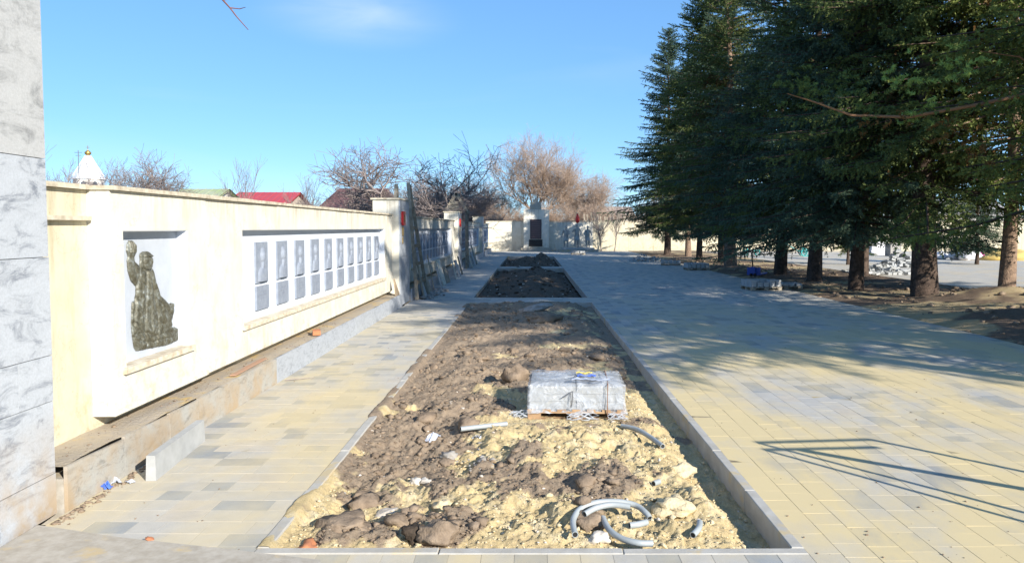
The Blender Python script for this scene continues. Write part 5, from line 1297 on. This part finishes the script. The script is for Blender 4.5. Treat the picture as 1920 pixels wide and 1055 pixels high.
# ------------------------------------------------------------------ MATERIAL PILES AND TOOLS ON THE RIGHT
def stack_pallet(px, py, label, rz=0, rows=2, nx=5, film=False, wob=.02):
    k = 2.0/(py-427); x, y = (px-995)*k, 1400*k
    z = .003 if x < PLX-.6 else max(.003, szh(x, y))
    root = empty('pallet', (x, y, z), rz, 'wooden pallet under the '+label, 'pallet'); pallet(root, mat=M_WOODG)
    st = empty('slab_stack', (x, y, z+.119), rz, label, 'slab stack'); r = random.Random(px)
    for kx in range(nx):
        for ky in range(3):
            hh = rows if r.random() < .7 else max(1, rows-1)
            for kz in range(hh):
                q = MB().box(-.09, .09, -.12, .12, 0, .07, taper=.003); o = q.build('slab', M_SLAB, st, loc=(-.42+kx*.21, -.26+ky*.26, kz*.071)); o.rotation_euler = (0, 0, r.gauss(0, wob))
    return st
stack_pallet(1428, 543, 'grey block stack in shade beside the tree strip', .15, 3)
stack_pallet(1470, 541, 'lower grey block stack next to the shaded one', -.1, 1, wob=.15)
stack_pallet(1306, 506, 'sunlit block stack before the leaning pale trunk', .05, 3)
stack_pallet(1258, 497, 'block stack left of the sunlit one', -.2, 2)
stack_pallet(1084, 477, 'low block stack standing before the soldier statues', .0, 2)
def pile(px, py, w, d, h, n, label, s=(.2,.1,.07), mat=M_SLAB, seed=0):
    k = 2.0/(py-427); x, y = (px-995)*k, 1400*k; r = random.Random(seed)
    root = empty('paver_pile', (x, y, 0.002), 0, label, 'paver pile')
    me = MB().box(-s[0]/2, s[0]/2, -s[1]/2, s[1]/2, 0, s[2], taper=.003).mesh('block', mat)
    for i in range(n):
        a, c = r.uniform(-1,1), r.uniform(-1,1); top = h*max(.0, 1-abs(a)**1.5)*max(.1, 1-abs(c))
        o = link('block', me, root, (a*w/2, c*d/2, r.uniform(0, 1)**.6*top), (r.gauss(0,.25), r.gauss(0,.25), r.uniform(0,3.1)))
        if i % 3 == 0: o.location.z = 0; o.rotation_euler.x = o.rotation_euler.y = 0
    return root
pile(1212, 489, 1.9, 1.4, .5, 90, 'loose heap of grey blocks in shade by the farthest spruces', seed=2)
pile(1650, 513, 2.6, 1.6, .55, 150, 'loose pile of pale pavers in sun beyond the spruces', s=(.3,.2,.09), seed=5)
pile(1690, 500, 1.8, 1.4, 1.0, 130, 'higher paver pile behind the loose pale one', s=(.3,.2,.09), seed=6)
def gb(px, py): k = 2.0/(py-427); return (px-995)*k, 1400*k
x, y = gb(1642, 478)
root = empty('board_stack', (x, y, .002), .1, 'stack of white boards beyond the spruces', 'board stack')
for k in range(9): MB().box(-.6+random.uniform(-.03,.03), .6, -.5, .5, k*.13, k*.13+.11).build('board', M_WBAG, root)
x, y = gb(1672, 480); lone_box('crate', x+.1, y, .002, .8, .7, .9, .1, M_GRAVEL, 'dull grey crate right of the white boards', 'crate')
def sack(px, py, w, h, mat, label, seed):
    x, y = gb(px, py); V, F = ico(3, seed+40, .16); me = np_mesh('sack', V*np.array([w/2, w/2.4, h/1.44])+np.array([0,0,h*.42]), F, mat, True)
    o = link('sack', me, None, (x, y, 0.0)); b = MB().tube([(0,0,h*.86),(0.02,0,h*1.0),(.05,0,h*1.06)], [w*.10,w*.05,w*.09], 8); b.build('tied_neck', mat, o, smooth=True)
    return tag(o, label, 'sack')
sack(1793, 487, .95, .62, M_WBAG, 'white sack, leftmost of three beyond the spruces', 1)
sack(1812, 488, 1.0, .78, M_WBAG, 'white sack, biggest of the three beyond the spruces', 2)
sack(1829, 487, .8, .6, M_WBAG, 'white sack next to the pink one', 3)
sack(1765, 486, .9, .5, M_WBAG, 'white sack lying apart left of the three', 5)
sack(1840, 487, .6, .42, M_PINK, 'small pink sack beside the yellow sand heap', 4)
x, y = gb(1890, 487); V, F = ico(4, 60, .10); me = np_mesh('sand_heap', V*np.array([1.9,1.3,.95]), F, M_SANDP, True); tag(link('sand_heap', me, None, (x, y, -.02)), 'yellow sand heap beyond the right spruce trunk', 'sand heap')
# turquoise carts
def cart(px, py, label, rz):
    x, y = gb(px, py); root = empty('hand_cart', (x, y, .002), rz, label, 'cart')
    for sx_ in (-.5, .5):
        ring = [(sx_, .28*math.cos(t*math.pi/8), .28+.28*math.sin(t*math.pi/8)) for t in range(17)]
        w = MB().tube(ring, .045, 6, cap=False).build('wheel', M_TURQ, root, smooth=True)
        b = MB()
        for t in range(4): b.tube([(sx_, .26*math.cos(t*math.pi/4), .28+.26*math.sin(t*math.pi/4)),(sx_, -.26*math.cos(t*math.pi/4), .28-.26*math.sin(t*math.pi/4))], .012, 4)
        b.build('spoke', M_TURQ, w)
    MB().box(-.42, .42, -.3, .5, .35, .40).build('tray', M_TURQ, root)
    MB().tube([(-.38,.5,.4),(-.34,1.2,.85),(.34,1.2,.85),(.38,.5,.4)], .022, 6).build('handle', M_TURQ, root)
    MB().tube([(-.48,0,.28),(.48,0,.28)], .02, 6).build('axle', M_STEEL, root); return root
cart(1508, 480, 'turquoise two wheeled cart on the far paving between trunks', R(80))
cart(1409, 479, 'turquoise two wheeled cart standing left of the dark trunk', R(20))
# hand pallet truck
x, y = gb(1415, 519)
root = empty('pallet_truck', (x, y, .003), R(150), 'blue hand pallet truck with black loop handle by the block stack', 'pallet truck')
for s_ in (-.2, .2):
    MB().box(s_-.08, s_+.08, -1.1, 0, .09, .14).build('fork', M_BLUE, root); MB().tube([(s_-.04,-.95,.045),(s_+.04,-.95,.045)], .045, 10).build('roller', M_BLACK, root)
b = MB(); b.box(-.27, .27, 0, .12, .08, .38, taper=.01); b.box(-.10, .10, .12, .30, .16, .42, taper=.02); b.build('pump_body', M_BLUE, root)
for s_ in (-.10, .06): MB().tube([(s_,.24,.09),(s_+.05,.24,.09)], .09, 12).build('wheel', M_BLACK, root)
b = MB().tube([(0,.24,.4),(0,.5,1.0)], .026, 8); b.build('shaft', M_BLACK, root)
b = MB().tube([(0,.5,1.0),(-.18,.52,1.05),(-.20,.58,1.2),(0,.60,1.22),(.20,.58,1.2),(.18,.52,1.05),(0,.5,1.0)], .02, 6); b.build('loop_handle', M_BLACK, root)

# off-frame steel trestle frame at right whose shadow lies on the near paving
def shadow_src(px, py, z):      # a point at height z whose shadow falls on the ground point surveyed at (px,py)
    gx, gy = gb(px, py); k = z/math.tan(R(SUN_EL)); return (gx+k*sx, gy+k*sy, z)
root = empty('steel_frame', (0, 0, 0), 0, 'steel scaffold frame standing outside the right edge of view', 'scaffold frame')
zt_ = 1.9; A = shadow_src(1425, 834, zt_); B = shadow_src(1640, 828, zt_); E_ = shadow_src(1505, 848, zt_-.08)
def foot(p, dx=0, dy=0): return (p[0]+dx, p[1]+dy, 0.003)
A2 = shadow_src(1440, 848, zt_-.12); B2 = shadow_src(1655, 843, zt_-.1)
for p, q, rd, nm in ((A, B, .022, 'top_rail'), (A2, B2, .022, 'top_rail'), (B, foot(B,-.1,.2), .028, 'post'), (A, foot(A,-.15,-.1), .022, 'post'), (A2, foot(A2,-.15,-.22), .022, 'post'), (E_, foot(B,-.15,.28), .045, 'brace')):
    MB().tube([p, q], rd, 8).build(nm, M_STEEL, root)
mid = sum((Vector(p) for p in (A, B)), Vector())/2
root_loc = Vector((mid.x, mid.y, 0))
for ch in root.children: ch.location -= root_loc
root.location = root_loc

# evergreen shrubs and low hedge in the sun behind the trunks
def shrub(px, py, w, h, label, seed, mat=M_SHRUB, group=None):
    x, y = gb(px, py); r = np.random.default_rng(seed); n = 5200
    d = r.normal(size=(n,3)); d /= np.linalg.norm(d, axis=1)[:, None]; rad = (r.random(n)**.33)[:, None]
    lump = np.array([.75+.5*mnoise.noise(Vector(q)*2.2+Vector((seed,0,0))) for q in d])[:, None]
    c = d*rad*lump*np.array([w/2, w/2, h/2])+np.array([0,0,h*.5]); c[:,2] = np.maximum(c[:,2], .05)
    nd = d*.5+r.normal(size=(n,3))*.7; nd /= np.linalg.norm(nd, axis=1)[:, None]; wv = np.cross(nd, r.normal(size=(n,3))); wv /= np.linalg.norm(wv, axis=1)[:, None]
    V = np.stack([c-wv*.035, c+wv*.035, c+nd*.16], 1).reshape(-1,3)
    root = empty('evergreen_shrub', (x, y, 0), 0, label, 'shrub', group)
    link('foliage', np_mesh('foliage', V, np.arange(3*n).reshape(-1,3), mat, False, {'tint': ('FACE', np.clip(.35+.5*r.random(n),0,1))}), root)
    MB().tube([(0,0,0),(0.05,0,h*.6)], [.06,.02], 6).build('stem', M_BARK, root)
shrub(1500, 462, 6.5, 2.0, 'broad olive green hedge beyond the far paving', 1)
shrub(1440, 463, 4, 2.4, 'green shrub between the leaning trunk and dark trunk', 2)
shrub(1375, 464, 4, 2.6, 'green shrub left behind the leaning pale trunk', 3)
shrub(1215, 468, 2.6, 2.6, 'dark green shrub before the end wall under the farthest spruce', 4, M_NEED)
shrub(1580, 462, 5, 1.6, 'olive green hedge piece right of the broad one', 6)
shrub(1760, 462, 5, 2.6, 'grey green shrub behind the white sacks', 7, M_NEEDB)
# dark low conifer at far right
spruce(24.5, 41.0, 0, .42, .5, 'small dark conifer beyond the white sacks', group='small conifers beyond the spruces')
spruce(17.2, 40.5, 1, .36, 1.5, 'small green conifer over the pale paver piles', group='small conifers beyond the spruces')
# yellow timber frame
x, y = gb(1785, 465)
root = empty('timber_frame', (x, y, 0), 0, 'yellow timber frame behind the far paving at right', 'frame')
M_YW = simple('fresh_timber', (.55,.40,.18), (.48,.34,.15), bstr=0)
for xx_ in (-1.0, 1.1): MB().box(xx_, xx_+.12, 0, .12, 0, 3.4).build('post', M_YW, root)
MB().box(-1.1, 1.3, -.08, -.002, 3.05, 3.2).build('rail', M_YW, root); MB().box(-1.1, 1.3, -.08, -.002, 2.4, 2.5).build('rail', M_YW, root)
x, y = gb(1875, 468)
root = empty('white_post', (x, y, 0), 0, 'white post beside the slim speckled trunk far behind', 'post'); MB().box(-.2, .2, 0, .4, 0, 2.9).build('shaft', M_HWHITE, root)
